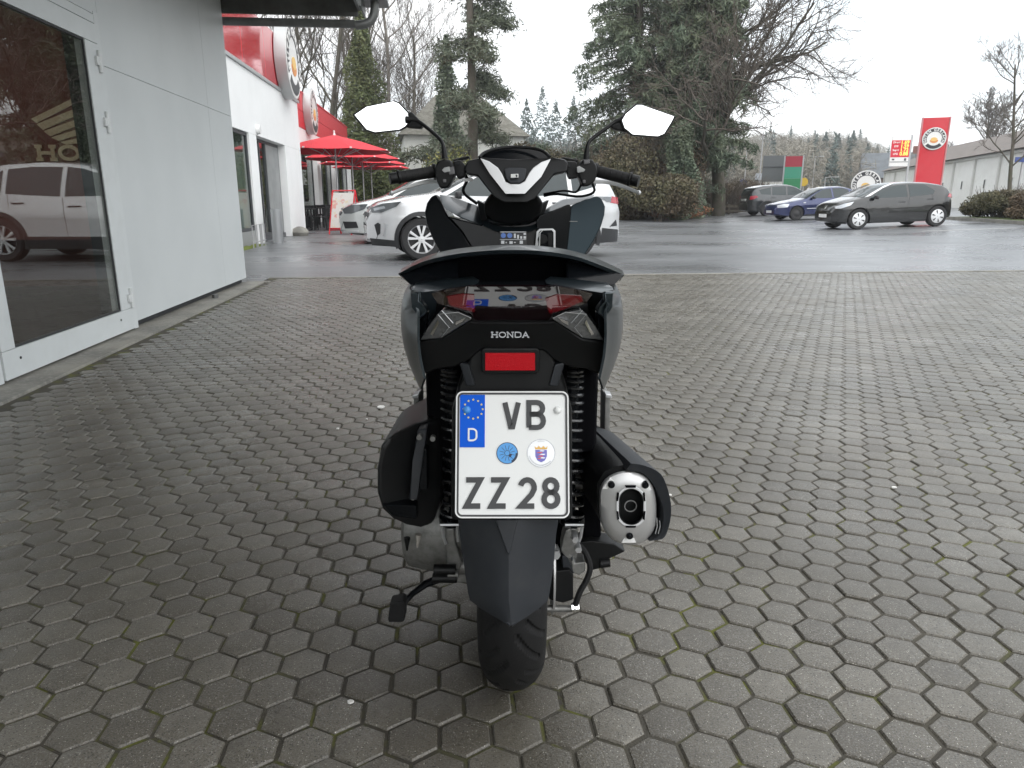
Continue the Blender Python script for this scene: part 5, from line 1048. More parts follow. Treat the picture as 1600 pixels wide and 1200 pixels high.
# tables and chairs
m_furn = M('terrace_black', (.016, .016, .017), .5)
def make_table():
    r = empty('terrace_table'); MB().box2((-.4, -.4, .70), (.4, .4, .735)).build('table_top', m_furn, r, bevel=.005)
    for x in (-.34, .34):
        for y in (-.34, .34): MB().box2((x-.025, y-.025, 0), (x+.025, y+.025, .70)).build('leg', m_furn, r)
    return r
def make_chair():
    r = empty('terrace_chair'); MB().box2((-.22, -.22, .43), (.22, .22, .46)).build('seat', m_furn, r, bevel=.004)
    b_ = MB().box2((-.22, .20, .74), (.22, .23, .82)).build('backrest', m_furn, r)
    for x in (-.13, 0, .13): MB().box2((x-.02, .205, .46), (x+.02, .225, .74)).build('back_slat', m_furn, b_)
    for x in (-.20, .20):
        MB().box2((x-.015, -.21, 0), (x+.015, -.18, .43)).build('leg', m_furn, r); MB().box2((x-.015, .195, 0), (x+.015, .235, .82)).build('leg', m_furn, r)
    return r
t0 = make_table(); ch0 = make_chair(); used = 0
spots = [(-4.75, 25.6), (-4.75, 28.2), (-4.85, 31.0), (-3.0, 31.5)]
for i, (x, y) in enumerate(spots):
    o = t0 if i == 0 else copy_tree(t0); o.location = (x, y, 0)
    tag(o, ('black square terrace table next to the restaurant corner pillar', 'black terrace table second in the row from the restaurant pillar', 'black terrace table under the far red umbrellas', 'black terrace table out towards the parked silver people carrier')[i], 'table', 'black terrace tables')
    for j, (dx, dy, rz) in enumerate(((0, -.62, PI), (0, .62, 0), (-.62, 0, PI/2), (.62, 0, -PI/2))):
        if i > 1 and j > 1: continue
        c = ch0 if used == 0 else copy_tree(ch0); used += 1; c.location = (x+dx, y+dy, 0); c.rotation_euler = (0, 0, rz+random.uniform(-.15, .15))
        tag(c, 'black slat-backed terrace chair set at a black table outside the restaurant', 'chair', 'black terrace chairs')
# A-board
ab_ = on_z(541, 366); ar = empty('pavement_sign', (ab_.x, ab_.y, 0), math.radians(-28), 'red framed pavement A-board with a pale poster by the terrace', 'sign')
for s_ in (1, -1):
    def A(x, z, o=0): return Vector((x, -s_*(.30*(1-z/1.30))-s_*o, z))
    fr = MB()
    for a, b_ in (((-.40, 0), (-.40, 1.30)), ((.40, 0), (.40, 1.30)), ((-.40, 1.28), (.40, 1.28)), ((-.40, .18), (.40, .18))): fr.tube([A(*a), A(*b_)], .022, 8)
    f_ = fr.build('frame', m_red, ar)
    MB().prism([A(-.37, .2), A(.37, .2), A(.37, 1.22), A(-.37, 1.22)], [A(-.37, .2, .015), A(.37, .2, .015), A(.37, 1.22, .015), A(-.37, 1.22, .015)]).build('poster', M('poster_pale', (.72, .68, .64), .5, noise=[(3.5, (.70, .35, .30), .56, .62), (6, (.72, .62, .45), .58, .66)]), f_)
MB().prism([Vector((-.405, -.28, .1)), Vector((-.405, .28, .1)), Vector((-.405, .01, 1.26)), Vector((-.405, -.01, 1.26))], [Vector((-.395, -.28, .1)), Vector((-.395, .28, .1)), Vector((-.395, .01, 1.26)), Vector((-.395, -.01, 1.26))]).build('side_cover', m_red, ar)
# litter bin, stand, stone
bp_ = on_z(435, 380); bn = empty('ash_bin', (bp_.x, bp_.y, 0), 0, 'grey cylindrical ash bin standing by the restaurant doorway', 'bin')
MB().lathe([(0, .02), (0, .125), (.80, .125), (.80, .10), (.77, .10), (.77, .01)], (0, 0, 0), (0, 0, 1), 28).build('drum', M('bin_grey', (.36, .37, .38), .4, .4), bn); MB().lathe([(.775, .01), (.775, .098)], (0, 0, 0), (0, 0, 1), 24).build('tray', m_bfr, bn)
rk = empty('bicycle_stand', (-4.05, 16.4, 0), 0, 'thin galvanised bicycle stand in front of the restaurant window', 'bicycle stand')
for k in range(3): MB().tube([(0, k*.4-.4, 0), (0, k*.4-.4, .48), (0, k*.4-.12, .48), (0, k*.4-.12, 0)], .012, 8).build('hoop', m_pole, rk)
MB().tube([(0, -.45, .12), (0, .75, .12)], .012, 8).build('rail', m_pole, rk)
so_ = MB(); so_.lathe([(0, .22), (.10, .26), (.2, .20), (.26, .08), (.27, .01)], (-4.12, 21.6, 0), (0, 0, 1), 9); tag(so_.build('boulder', m_conc), 'pale rounded boulder lying at the foot of the restaurant pillar', 'rock')
tag(MB().grid([[(-4.28, 14.3+.25*i, .02+.01*(i % 3)) for i in range(13)], [(-4.05+.03*(0), 14.3+.25*i, .004) for i in range(13)]]).build('moss_strip', M('moss', (.12, .15, .02), .9, bump=(40, .8))), 'strip of yellow-green moss along the foot of the restaurant window', 'moss')
# ------------------------------------------------------------------ kerb, verge, parking lines on the right
def on_gh(u, v):
    p = on_z(u, v, 0)
    for _ in range(12): p = on_z(u, v, gh(p.x, p.y))
    return p
m_line = M('road_paint', (.62, .62, .60), .6, noise=[(6, (.35, .35, .34), .45, .7)])
def strip(a, b_, w, name, lab):
    d = (b_-a); d.z = 0; n = Vector((-d.y, d.x, 0)).normalized()*w/2; rows = []
    for i in range(13):
        p = a.lerp(b_, i/12); rows.append([Vector(((p+n*s_).x, (p+n*s_).y, gh((p+n*s_).x, (p+n*s_).y)+.005)) for s_ in (-1, 1)])
    tag(MB().grid(rows).build(name, m_line), kind='structure')
strip(on_gh(1440, 361.5), on_gh(1588, 357.3), .12, 'parking_line', ''); strip(on_gh(1392, 357), on_gh(1510, 351), .12, 'parking_line', ''); strip(on_gh(1243, 341), on_gh(1290, 339), .12, 'parking_line', '')
k0 = at_depth(1487, 345, 29.5); k1 = at_depth(1640, 361, 22.5); kd = (k1-k0).normalized(); kn = Vector((-kd.y, kd.x, 0))
if kn.x < 0: kn = -kn
kern = MB(); rows = []
for i in range(15):
    p = k0.lerp(k1, -.12+1.5*i/14); z = gh(p.x, p.y); rows.append([Vector((p.x, p.y, z-.02)), Vector((p.x, p.y, z+.12)), Vector((p.x+kn.x*.14, p.y+kn.y*.14, z+.12)), Vector((p.x+kn.x*.14, p.y+kn.y*.14, z-.02))])
kern.loft(rows); tag(kern.build('kerb', m_conc), kind='structure')
m_turf = M('turf', (.085, .12, .03), .95, noise=[(3, (.06, .085, .025), .4, .6), (25, (.11, .13, .05), .5, .7)], bump=(30, .9, .04))
rows = []
for i in range(15):
    p = k0.lerp(k1, -.12+1.5*i/14); z = gh(p.x, p.y); rows.append([Vector((p.x+kn.x*(.14+q), p.y+kn.y*(.14+q), z+.10+.02*q)) for q in (0, 1, 2, 4, 8, 14)])
tag(MB().grid(rows).build('verge', m_turf), kind='structure')
# ------------------------------------------------------------------ signs on the right
def facing(u, v=313):                     # axes of a thing that faces the camera from pixel column u
    d = ray(u, v); d.z = 0; d.normalize(); return Vector((d.y, -d.x, 0)), -d     # reading direction, normal towards camera
def rotz(v, a): return Vector((v.x*math.cos(a)-v.y*math.sin(a), v.x*math.sin(a)+v.y*math.cos(a), 0))
pp = at_depth(1447, 300, 46); pp.z = 0; ex, en = facing(1447); ex, en = rotz(ex, .16), rotz(en, .16); 
py = empty('pylon_sign', pp, 0, 'tall red pylon with a round white GUTEN GERLACH badge behind the black hatchback', 'sign')
def bx3(x0, x1, z0, z1, o0, o1): 
    c = [(x0, z0), (x1, z0), (x1, z1), (x0, z1)]; return MB().prism([ex*x+Vector((0, 0, z))+en*o1 for x, z in c], [ex*x+Vector((0, 0, z))+en*o0 for x, z in c])
ZP = at_depth(1458, 183, 46).z
bx3(-.70, .70, .1, ZP-.03, -.14, .14).build('panel', m_red, py, bevel=.02); bx3(-.77, -.705, .1, ZP, -.16, .17).build('edge_trim', M('edge_pink', (.60, .22, .23), .4), py); bx3(.705, .77, .1, ZP, -.16, .17).build('edge_trim', MATS['edge_pink'], py); bx3(-.85, .85, -.1, .1, -.4, .4).build('footing', m_conc, py)
zc = at_depth(1457, 217, 46).z; round_sign(py, Vector((0, 0, zc))+en*.21, ex, (0, 0, 1), en, .66, .06, rim=m_cap)
lp = at_depth(1353, 288, 41); exl, enl = facing(1353); lo = empty('lollipop_sign', (lp.x, lp.y, 0), 0, 'round white GUTEN GERLACH disc standing on a post between the blue and black cars', 'sign')
round_sign(lo, (0, 0, lp.z), exl, (0, 0, 1), enl, .76, .10, rim=m_cap); MB().cyl(-enl*.14, Vector((0, 0, lp.z))-enl*.14, .05, n=12).build('post', m_pole, lo)
# fuel price sign
prp = at_depth(1399, 300, 60); ex, en = facing(1399); ex, en = rotz(ex, .25), rotz(en, .25); pr = empty('price_sign', (prp.x, prp.y, 0), 0, 'white and red fuel price board with yellow digits on a grey post', 'sign')
zt = at_depth(1399, 212, 60).z; zb = at_depth(1399, 260, 60).z; hh = zt-zb
bx3(.62, .76, 0, zt+.05, -.08, .08).build('post', m_pole, pr)
pb = bx3(-.75, .62, zb, zt, -.1, .1).build('board', m_sgw, pr, bevel=.02); bx3(-.75, .615, zb+hh*.30, zt-hh*.15, .102, .115).build('red_field', M('price_red', (.55, .01, .03), .4, emit=((.6, .01, .03), .15)), pb)
m_led = M('price_led', (.9, .55, .08), .5, emit=((1, .62, .12), .9)); m_ledw = M('price_white', (.9, .88, .84), .5)
for k, (a, b_) in enumerate((('Diesel', '1.69'), ('E10', '1.59'), ('Super', '1.72'), ('LPG', '0.88'))):
    z = zt-hh*(.22+.125*k)
    for txt, x, sz, mt_ in ((a, -.40, .20, m_ledw), (b_, .22, .36, m_led)):
        me = text_mesh(txt, sz, .004, bold=.006); me.transform(Matrix.Translation(ex*x+Vector((0, 0, z))+en*.124) @ Matrix(((ex.x, 0, en.x), (ex.y, 0, en.y), (0, 1, 0))).to_4x4()); link('price_text', me, pb, mt_)
bx3(-.60, -.42, zb+hh*.20, zb+hh*.25, .102, .112).build('pictogram', m_bfr, pb); bx3(.30, .45, zb+hh*.18, zb+hh*.26, .102, .112).build('pictogram', m_bfr, pb); bx3(-.74, .61, zb+hh*.135, zb+hh*.155, .102, .112).build('divider', m_bfr, pb)
# billboards
bbp = at_depth(1206, 300, 58); ex, en = facing(1206); bo_ = empty('billboard', (bbp.x, bbp.y, 0), 0, 'plain grey back of a large billboard on steel posts beyond the car park', 'billboard')
zt = at_depth(1206, 243, 58).z; zb = at_depth(1206, 284, 58).z
bd = bx3(-.85, .85, zb, zt, -.05, .05).build('board', M('billboard_grey', (.13, .14, .145), .6), bo_); bx3(-.85, .85, (zb+zt)/2+.1, (zb+zt)/2+.16, .052, .09).build('rail', m_bfr, bd)
bx3(-.85, -.70, 0, zt, -.16, -.06).build('post', m_bfr, bo_); bx3(.70, .80, 0, zt, -.16, -.06).build('post', m_pole, bo_)
gsp = at_depth(1236, 300, 56); ex, en = facing(1236); go_ = empty('flag_sign', (gsp.x, gsp.y, 0), 0, 'upright sign board with a red top and green stripes next to the grey billboard', 'sign')
zt = at_depth(1236, 244, 56).z; zb = 1.0
for a, b_, n_, c_ in ((.76, 1, 'red_field', (.34, .03, .05)), (.50, .76, 'green_field', (.05, .28, .18)), (.0, .497, 'green_field', (.03, .22, .09))):
    bx3(-.60, .60, zb+(zt-zb)*a, zb+(zt-zb)*b_, -.05, .05).build(n_, M(n_+str(a), c_, .45), go_)
for x in (-.66, .66): bx3(x-.05, x+.05, 0, zt+.05, -.07, .06).build('post', m_pole, go_)
# ------------------------------------------------------------------ buildings
m_rooft = M('roof_tiles_brown', (.17, .145, .13), .8, noise=[(1.5, (.125, .11, .10), .4, .6), (9, (.20, .17, .15), .5, .75)], bump=(14, .6, .04))
m_slate = M('slate_roof', (.12, .135, .15), .55, noise=[(1, (.09, .10, .11), .4, .6)]); m_wallw = M('wall_white', (.80, .80, .77), .8, noise=[(.5, (.72, .715, .68), .42, .66), (4, (.75, .75, .71), .5, .75)]); m_wdk = M('window_dark', (.04, .045, .05), .1)
A_ = at_depth(1380, 300, 96); B_ = at_depth(1660, 300, 47); A_.z = B_.z = 0; dl_ = (B_-A_); Lb = dl_.length; ex = dl_.normalized(); en = Vector((-ex.y, ex.x, 0)); en = -en if en.dot(-A_) < 0 else en
wb = empty('warehouse', A_, 0, 'long low white walled warehouse with a brown tiled roof and buttress piers', 'building')
eh, rh, dp = 4.7, 7.2, 11.0
bx3(0, Lb, -.2, eh, -dp, 0).build('wall', m_wallw, wb)
ra = [ex*x+Vector((0, 0, z))+en*o for x in (-.4,) for z, o in ((eh-.05, .55), (rh, -dp/2), (eh-.05, -dp-.55))]; rb = [q+ex*(Lb+.8) for q in ra]
MB().prism(ra, rb).build('roof', m_rooft, wb)
n_p = 9
for k in range(n_p+1): bx3(Lb*k/n_p-.12, Lb*k/n_p+.12, -.2, eh-.3, .002, .16).build('pier', M('pier_grey', (.60, .60, .57), .8), wb)
for k in range(n_p):
    x = Lb*(k+.5)/n_p; w_ = bx3(x-.22, x+.22, 1.9, 2.7, .004, .05).build('window', m_white, wb); bx3(x-.16, x+.16, 1.96, 2.64, .052, .056).build('pane', m_wdk, w_)
bx3(0, Lb, eh-.3, eh-.12, .002, .2).build('cornice', M('pier_grey', (.60, .60, .57), .8), wb)
def gable_house(name, lab, u, D, w, d, wall_h, ridge, wm, rm, rot=0, z=0, wins=(), chim=False, hip=0.0):
    p = at_depth(u, 313, D); p.z = z; global ex, en
    e0, n0 = facing(u); ex, en = rotz(e0, rot), rotz(n0, rot); o = empty(name, p, 0, lab, 'house')
    bx3(-w/2, w/2, -1.5, wall_h, -d, 0).build('wall', wm, o)
    v = [ex*x+Vector((0, 0, zz))+en*oo for x, zz, oo in ((-w/2-.5, wall_h-.1, .5), (w/2+.5, wall_h-.1, .5), (w/2+.5, wall_h-.1, -d-.5), (-w/2-.5, wall_h-.1, -d-.5), (-w/2-.5+hip, ridge, -d/2), (w/2+.5-hip, ridge, -d/2), (-w/2-.5+hip, ridge-.12, -d/2), (w/2+.5-hip, ridge-.12, -d/2))]
    rf_ = MB().add(v, [(0, 1, 5, 4), (1, 2, 5), (2, 3, 4, 5), (3, 0, 4), (0, 3, 2, 1)]).build('roof', rm, o, smooth=0)
    for (x0, x1, z0, z1) in wins:
        f = bx3(x0, x1, z0, z1, .004, .05).build('window', m_white, o); bx3(x0+.1, (x0+x1)/2-.05, z0+.1, z1-.1, .052, .058).build('pane', m_wdk, f); bx3((x0+x1)/2+.05, x1-.1, z0+.1, z1-.1, .052, .058).build('pane', m_wdk, f)
    if chim: bx3(w*.2, w*.2+.7, ridge-1.2, ridge+.9, -d/2-.4, -d/2+.3).build('chimney', M('brick_red', (.22, .09, .07), .8), rf_)
    return o
m_rooft2 = M('roof_tiles_mossy', (.20, .19, .165), .8, noise=[(3, (.13, .125, .10), .4, .6)], bump=(6, .6, .1))
m_housew = M('house_render', (.74, .74, .70), .85, noise=[(.8, (.66, .66, .62), .4, .66)])
gable_house('villa', 'cream villa with a hipped pale tiled roof behind the conifers', 728, 60, 9.6, 9, 6.1, 9.6, m_housew, m_rooft2, .12, 0, wins=((-3.3, -2.3, 3.5, 4.9), (2.6, 3.9, 3.6, 5.0), (-.6, .6, 3.6, 5.0), (-3.3, -2.3, .8, 2.3)), hip=3.4)
gable_house('slate_house', 'dark gabled house with a big slate roof behind the price board', 1400, 112, 9.5, 9, 4.4, 8.2, M('wall_brown', (.16, .11, .085), .8), m_slate, .1, 0, chim=True)
gable_house('white_cottage', 'small white cottage left of the grey billboard', 1166, 118, 5.2, 7, 2.8, 4.9, m_wallw, m_slate, .35, 0, wins=((-1.4, -.4, 1.0, 2.2),))
gable_house('white_shop', 'low white building below the grey billboard', 1212, 92, 4.4, 7, 3.6, 4.4, m_wallw, m_slate, 0, 0, wins=((-1.5, -.7, .8, 2.0), (-.3, .5, .8, 2.0)))
# street lamps and road signs
def pole_thing(name, lab, cat, u, D, ztop, arm=None, sign=None):
    p = at_depth(u, 313, D); p.z = 0; e, n = facing(u); o = empty(name, p, 0, lab, cat)
    MB().cyl((0, 0, -1), (0, 0, ztop), .07, .045, n=8).build('post', m_pole, o)
    if arm: MB().tube([Vector((0, 0, ztop-.1)), Vector((0, 0, ztop))+e*arm*.5, Vector((0, 0, ztop))+e*arm], .04, 6).build('arm', m_pole, o); MB().box(Vector((0, 0, ztop-.02))+e*arm, (.5, .5, .12)).build('lamp_head', m_cap, o, bevel=.03)
    if sign:
        c = Vector((0, 0, ztop-.4))+n*.08; sh, sz, col_ = sign
        pts = [c+e*sz*math.cos(a)+Vector((0, 0, sz*math.sin(a))) for a in (np.linspace(0, 2*PI, 21)[:-1] if sh == 'o' else np.linspace(0, 2*PI, 5)[:-1])]
        if sh == 'r': pts = [c+e*a*sz*2.8+Vector((0, 0, b_*sz)) for a, b_ in ((-1, -1), (1, -1), (1, 1), (-1, 1))]
        MB().extr(pts, n*.03).build('sign_face', M('sign_'+sh+str(col_[0]), col_, .4), o)
    return o
pole_thing('street_lamp', 'slim grey street lamp beside the white cottage', 'street lamp', 1161, 100, 7.5, .9); pole_thing('street_lamp', 'street lamp standing right of the red and green sign board', 'street lamp', 1267, 105, 7.0, .9)
pole_thing('street_lamp', 'short street lamp between the green sign board and the round disc', 'street lamp', 1286, 95, 3.9, 1.3); pole_thing('utility_pole', 'grey utility pole in front of the billboard', 'pole', 1184, 66, 6.8)
pole_thing('road_sign', 'yellow round road sign beside the red and green board', 'road sign', 1253, 75, 3.2, sign=('o', .42, (.55, .36, .03))); pole_thing('road_sign', 'pale diamond shaped priority road sign in the distance', 'road sign', 1277, 80, 2.5, sign=('d', .38, (.75, .7, .5)))
pole_thing('road_sign', 'small white round road sign behind the blue saloon', 'road sign', 1262, 85, 2.6, sign=('o', .22, (.7, .66, .66))); pole_thing('road_sign', 'blue rectangular street sign on the thin tree by the warehouse', 'road sign', 1588, 33, 3.15, sign=('r', .11, (.08, .12, .34))); pole_thing('road_sign', 'round blue sign in front of the white cottage', 'road sign', 1159, 98, 3.6, sign=('o', .5, (.10, .16, .45)))
# low timber rail fence at the end of the car park
fe = empty('rail_fence', at_depth(1140, 313, 43.5)*1, 0, 'low weathered timber rail fence at the edge of the car park', 'fence'); fe.location.z = .12; ex, en = facing(1140)
m_wood = M('weathered_wood', (.16, .14, .11), .85, noise=[(8, (.10, .085, .065), .4, .65)])
for z in (.20, .48): bx3(-2.6, 2.4, z, z+.12, -.03, .03).build('rail', m_wood, fe)
for x in (-2.5, -1.2, 0, 1.2, 2.3): bx3(x-.06, x+.06, -.2, .66, -.10, -.035).build('post', m_wood, fe)
# ================================================================== vegetation
def foliage_mat(name, c0, c1, c2=None, rough=.65):
    if name in MATS: return MATS[name]
    m = bpy.data.materials.new(name); m.use_nodes = True; MATS[name] = m; t = m.node_tree; b = t.nodes['Principled BSDF']
    ge = t.nodes.new('ShaderNodeNewGeometry'); col = mixc(t, ge.outputs['Random Per Island'], c0, c1)
    if c2:
        oc = t.nodes.new('ShaderNodeTexCoord'); col = mixc(t, mr(t, tn(t, oc.outputs['Object'], .55, 4), .42, .62, 0, .8), col, c2)
    t.links.new(col, b.inputs['Base Color']); b.inputs['Roughness'].default_value = rough
    b.inputs['Subsurface Weight'].default_value = 0; return m
f_fir = foliage_mat('fir_needles', (.075, .108, .072), (.155, .195, .130), (.135, .155, .090)); f_ivy = foliage_mat('ivy_leaves', (.075, .10, .035), (.155, .185, .075), (.115, .125, .048)); f_pine = foliage_mat('pine_needles', (.065, .085, .055), (.125, .145, .095), (.10, .115, .07))
f_yel = foliage_mat('yellow_green_leaves', (.10, .11, .025), (.19, .19, .05)); f_brn = foliage_mat('withered_leaves', (.085, .06, .035), (.16, .115, .07), (.09, .075, .045)); f_olv = foliage_mat('olive_leaves', (.06, .06, .03), (.12, .11, .055), (.10, .07, .045)); f_far = foliage_mat('far_conifer_hazy', (.085, .115, .105), (.13, .165, .15)); f_farb = foliage_mat('far_bare_wood_hazy', (.16, .145, .12), (.27, .245, .205), (.21, .195, .145)); f_rust = foliage_mat('rust_leaves', (.20, .085, .04), (.30, .14, .07))  # both far materials are lightened to put haze into the colour
m_bark = M('bark', (.10, .085, .07), .9, noise=[(3, (.075, .075, .05), .4, .65)], bump=(30, .5)); m_barkl = M('bark_pale', (.22, .20, .175), .9, noise=[(6, (.12, .11, .095), .45, .65)]); m_twig = M('twigs', (.105, .088, .072), .9)
def leaf_cloud(name, C, size, rg, flat=0., elong=1.0, wid=.55):
    n = len(C); a = rg.normal(size=(n, 3)); a /= np.linalg.norm(a, axis=1)[:, None]; b_ = rg.normal(size=(n, 3)); b_ -= a*(a*b_).sum(1)[:, None]; b_ /= np.linalg.norm(b_, axis=1)[:, None]
    s_ = (size*rg.uniform(.55, 1.35, n))[:, None]; A = a*s_*elong; B = b_*s_
    if flat: A[:, 2] *= 1-flat; B[:, 2] *= 1-flat
    V = np.stack([C-A, C+B*wid, C+A, C-B*wid], 1).reshape(-1, 3); return fast_mesh(name, V, np.arange(4*n).reshape(-1, 4))
def tubes_mesh(name, brs):
    VV, QQ, base = [], [], 0
    for pts, r0, r1, ns in brs:
        k = len(pts); t = np.gradient(pts, axis=0); t /= np.linalg.norm(t, axis=1)[:, None]+1e-9
        ref = np.array([0, 0, 1.]) if abs(t[0, 2]) < .9 else np.array([1., 0, 0]); u = np.cross(t, ref); u /= np.linalg.norm(u, axis=1)[:, None]+1e-9; w = np.cross(t, u)
        R = np.linspace(r0, r1, k)[:, None, None]; an = np.arange(ns)*2*PI/ns
        ring = pts[:, None, :]+R*(u[:, None, :]*np.cos(an)[None, :, None]+w[:, None, :]*np.sin(an)[None, :, None]); VV.append(ring.reshape(-1, 3))
        i = np.arange(k-1)[:, None]*ns; j = np.arange(ns)[None]; j2 = (j+1) % ns
        QQ.append((np.stack([i+j, i+j2, i+ns+j2, i+ns+j], -1)+base).reshape(-1, 4)); base += k*ns
    me = fast_mesh(name, np.concatenate(VV), np.concatenate(QQ)); me.shade_smooth(); return me
def grow(seed, H, r, levels=4, nb=(9, 7, 6, 4), ang=(55, 45, 45, 40), lenr=(.55, .5, .5, .5), gnarl=.18, start=.3, up=.12, bias=None, rmin=.011):
    rg = np.random.default_rng(seed); out = [[], []]
    def br(p, d, L_, rad, lv):
        k = 8 if lv == 0 else (6 if lv < 3 else 4); pts = [p]; dd = d
        for i in range(k):
            dd = dd+rg.normal(0, gnarl*(1.0 if lv else .35), 3)+np.array([0, 0, up*(1 if lv else .3)])
            if bias is not None and lv == 1: dd = dd+bias*.06
            dd /= np.linalg.norm(dd); pts.append(pts[-1]+dd*L_/k)
        pts = np.array(pts); r1 = max(rad*(.35 if lv else .3), rmin*.7); out[0 if lv < 2 else 1].append((pts, max(rad, rmin), r1, 8 if lv == 0 else (5 if lv < 2 else 3)))
        if lv >= levels: return
        n = nb[lv]
        for q in range(n):
            f = (start if lv == 0 else .22)+(1-(start if lv == 0 else .22))*((q+rg.uniform(0, .9))/n); f = min(f, .98); i = f*k; i0 = int(i); pp = pts[i0]*(1-(i-i0))+pts[min(i0+1, k)]*(i-i0); tdir = pts[min(i0+1, k)]-pts[i0]; tdir /= np.linalg.norm(tdir)+1e-9
            a = math.radians(ang[lv]*rg.uniform(.65, 1.3)); ax = rg.normal(size=3); ax -= tdir*ax.dot(tdir); ax /= np.linalg.norm(ax)
            if bias is not None and lv == 0: ax = ax+bias*.7; ax -= tdir*ax.dot(tdir); ax /= np.linalg.norm(ax)
            nd = tdir*math.cos(a)+ax*math.sin(a); ll = L_*lenr[lv]*rg.uniform(.7, 1.25)*(1.15-.55*f if lv == 0 else 1.1-.4*f)
            br(pp, nd, ll, max(rad*(.50 if lv else .42)*(1.1-.55*f), rmin), lv+1)
    br(np.zeros(3), np.array([0, 0, 1.]), H, r, 0); return out
def bare_tree(name, lab, loc, seed, H, r, group=None, mat=m_bark, **k):
    o = empty(name, loc, 0, lab, 'tree', group); a, b_ = grow(seed, H, r, **k); link('trunk', tubes_mesh('trunk', a), o, mat); link('crown', tubes_mesh('crown', b_), o, m_twig); return o
def groundp(u, D, z=0.): p = at_depth(u, 313, D); p.z = z; return p
# left wood behind the restaurant
tA = bare_tree('bare_tree', 'tall bare tree rising behind the red fascia end of the restaurant', groundp(470, 62), 3, 21, .26, 'bare trees behind the restaurant', nb=(13, 7, 6, 4), lenr=(.42, .5, .5, .5), up=.20, start=.2, gnarl=.14)
tB = bare_tree('bare_tree', 'bare tree with pale bark standing behind the ivy-clad column', groundp(618, 58), 5, 20, .20, 'bare trees behind the restaurant', mat=m_barkl, nb=(14, 7, 6, 4), lenr=(.36, .5, .5, .5), up=.18, start=.25, gnarl=.14)
for i, (src, u, D, sc_, lab) in enumerate(((tA, 512, 57, .95, 'bare tree next to the left edge of the ivy column'), (tB, 545, 66, 1.05, 'slender bare tree between the ivy column and the restaurant roof'), (tA, 430, 70, 1.05, 'bare tree showing just above the red fascia below the gutter'), (tB, 655, 75, .8, 'smaller bare tree left of the narrow dark conifer'), (tA, 585, 80, .9, 'bare tree directly behind the ivy column'), (tB, 490, 78, .85, 'thin bare tree showing above the middle of the matt red fascia'), (tA, 640, 68, .75, 'short bare tree to the right of the ivy column'), (tB, 560, 90, .8, 'faint distant bare tree left of the ivy column tip'), (tA, 672, 90, .7, 'faint bare tree right behind the narrow dark conifer'))):
    o = copy_tree(src); o.location = groundp(u, D); o.rotation_euler = (0, 0, 1.3*i+.7); o.scale = (sc_,)*3; tag(o, lab)
rg = np.random.default_rng(21)
def column_tree(name, lab, u, D, H, W, mat, n, size, zb=0., shape=1., cat='tree', tr=.2, lump=.35):
    o = empty(name, groundp(u, D), 0, lab, cat); z = rg.beta(1.1, 1.35, n)*H; rr = W/2*np.clip((1-z/H), .03, 1)**shape*np.clip(z/H*6+.25, 0, 1); a = rg.uniform(0, 2*PI, n)
    lum = 1+lump*np.sin(a*3+z*1.7)+lump*.7*np.sin(z*3.1+a*5); rr = rr*np.sqrt(rg.uniform(.25, 1, n))*lum
    C = np.stack([rr*np.cos(a), rr*np.sin(a), z+zb], 1); link('crown', leaf_cloud('crown', C, size, rg, .2), o, mat)
    MB().tube([(0, 0, -.5), (.05, .03, H*.5), (0, 0, H*.93)], [tr, tr*.7, .03], 7).build('trunk', m_bark, o); return o
column_tree('ivy_clad_tree', 'pointed tree trunk thickly clad in green ivy', 576, 50, 13.2, 4.4, f_ivy, 26000, .11, shape=.8)
column_tree('narrow_conifer', 'narrow dark conifer left of the tall pine', 702, 56, 12.6, 3.4, f_fir, 16000, .12, shape=.75)
# tall pine with visible trunk
def pine(name, lab, u, D, H, r, seed, sprd=3.4, nb=46, mat=f_pine, z0=.22, nleaf=230, size=.20):
    g2 = np.random.default_rng(seed); o = empty(name, groundp(u, D), 0, lab, 'tree'); brs = [(np.array([[0, 0, -.5], [.1, 0, H*.3], [0, .1, H*.65], [.1, 0, H]]), r, r*.25, 8)]; C = []
    for k in range(nb):
        f = z0+(1-z0)*(k+g2.uniform())/nb; z = f*H; a = g2.uniform(0, 2*PI); L_ = sprd*g2.uniform(.45, 1.15)*(1.05-.75*max(0, (f-.45)/.55)**1.2); d = np.array([math.cos(a), math.sin(a), 0]); t_ = np.linspace(0, 1, 6)[:, None]
        pts = np.array([0, 0, z])+d*L_*t_+np.array([0, 0, 1])*(-.55*t_**2*L_*.5+.22*t_*L_)+g2.normal(0, .05, (6, 3)); brs.append((pts, .06, .015, 4))
        m_ = int(nleaf*L_/sprd); q = g2.uniform(.30, 1.05, m_); base = np.stack([np.interp(q, t_[:, 0], pts[:, i]) for i in range(3)], 1); C.append(base+g2.normal(0, 1, (m_, 3))*np.array([.34, .34, .20])*(1.1-.5*np.abs(q-.6))[:, None])
    link('trunk', tubes_mesh('trunk', brs), o, m_bark); link('crown', leaf_cloud('crown', np.concatenate(C), size, g2, .1, 1.5, .28), o, mat); return o
pine('pine_tree', 'tall pine with a bare grey trunk standing before the cream villa', 738, 44, 19, .36, 4, 3.5, 46, f_pine, .17, 900, .12)
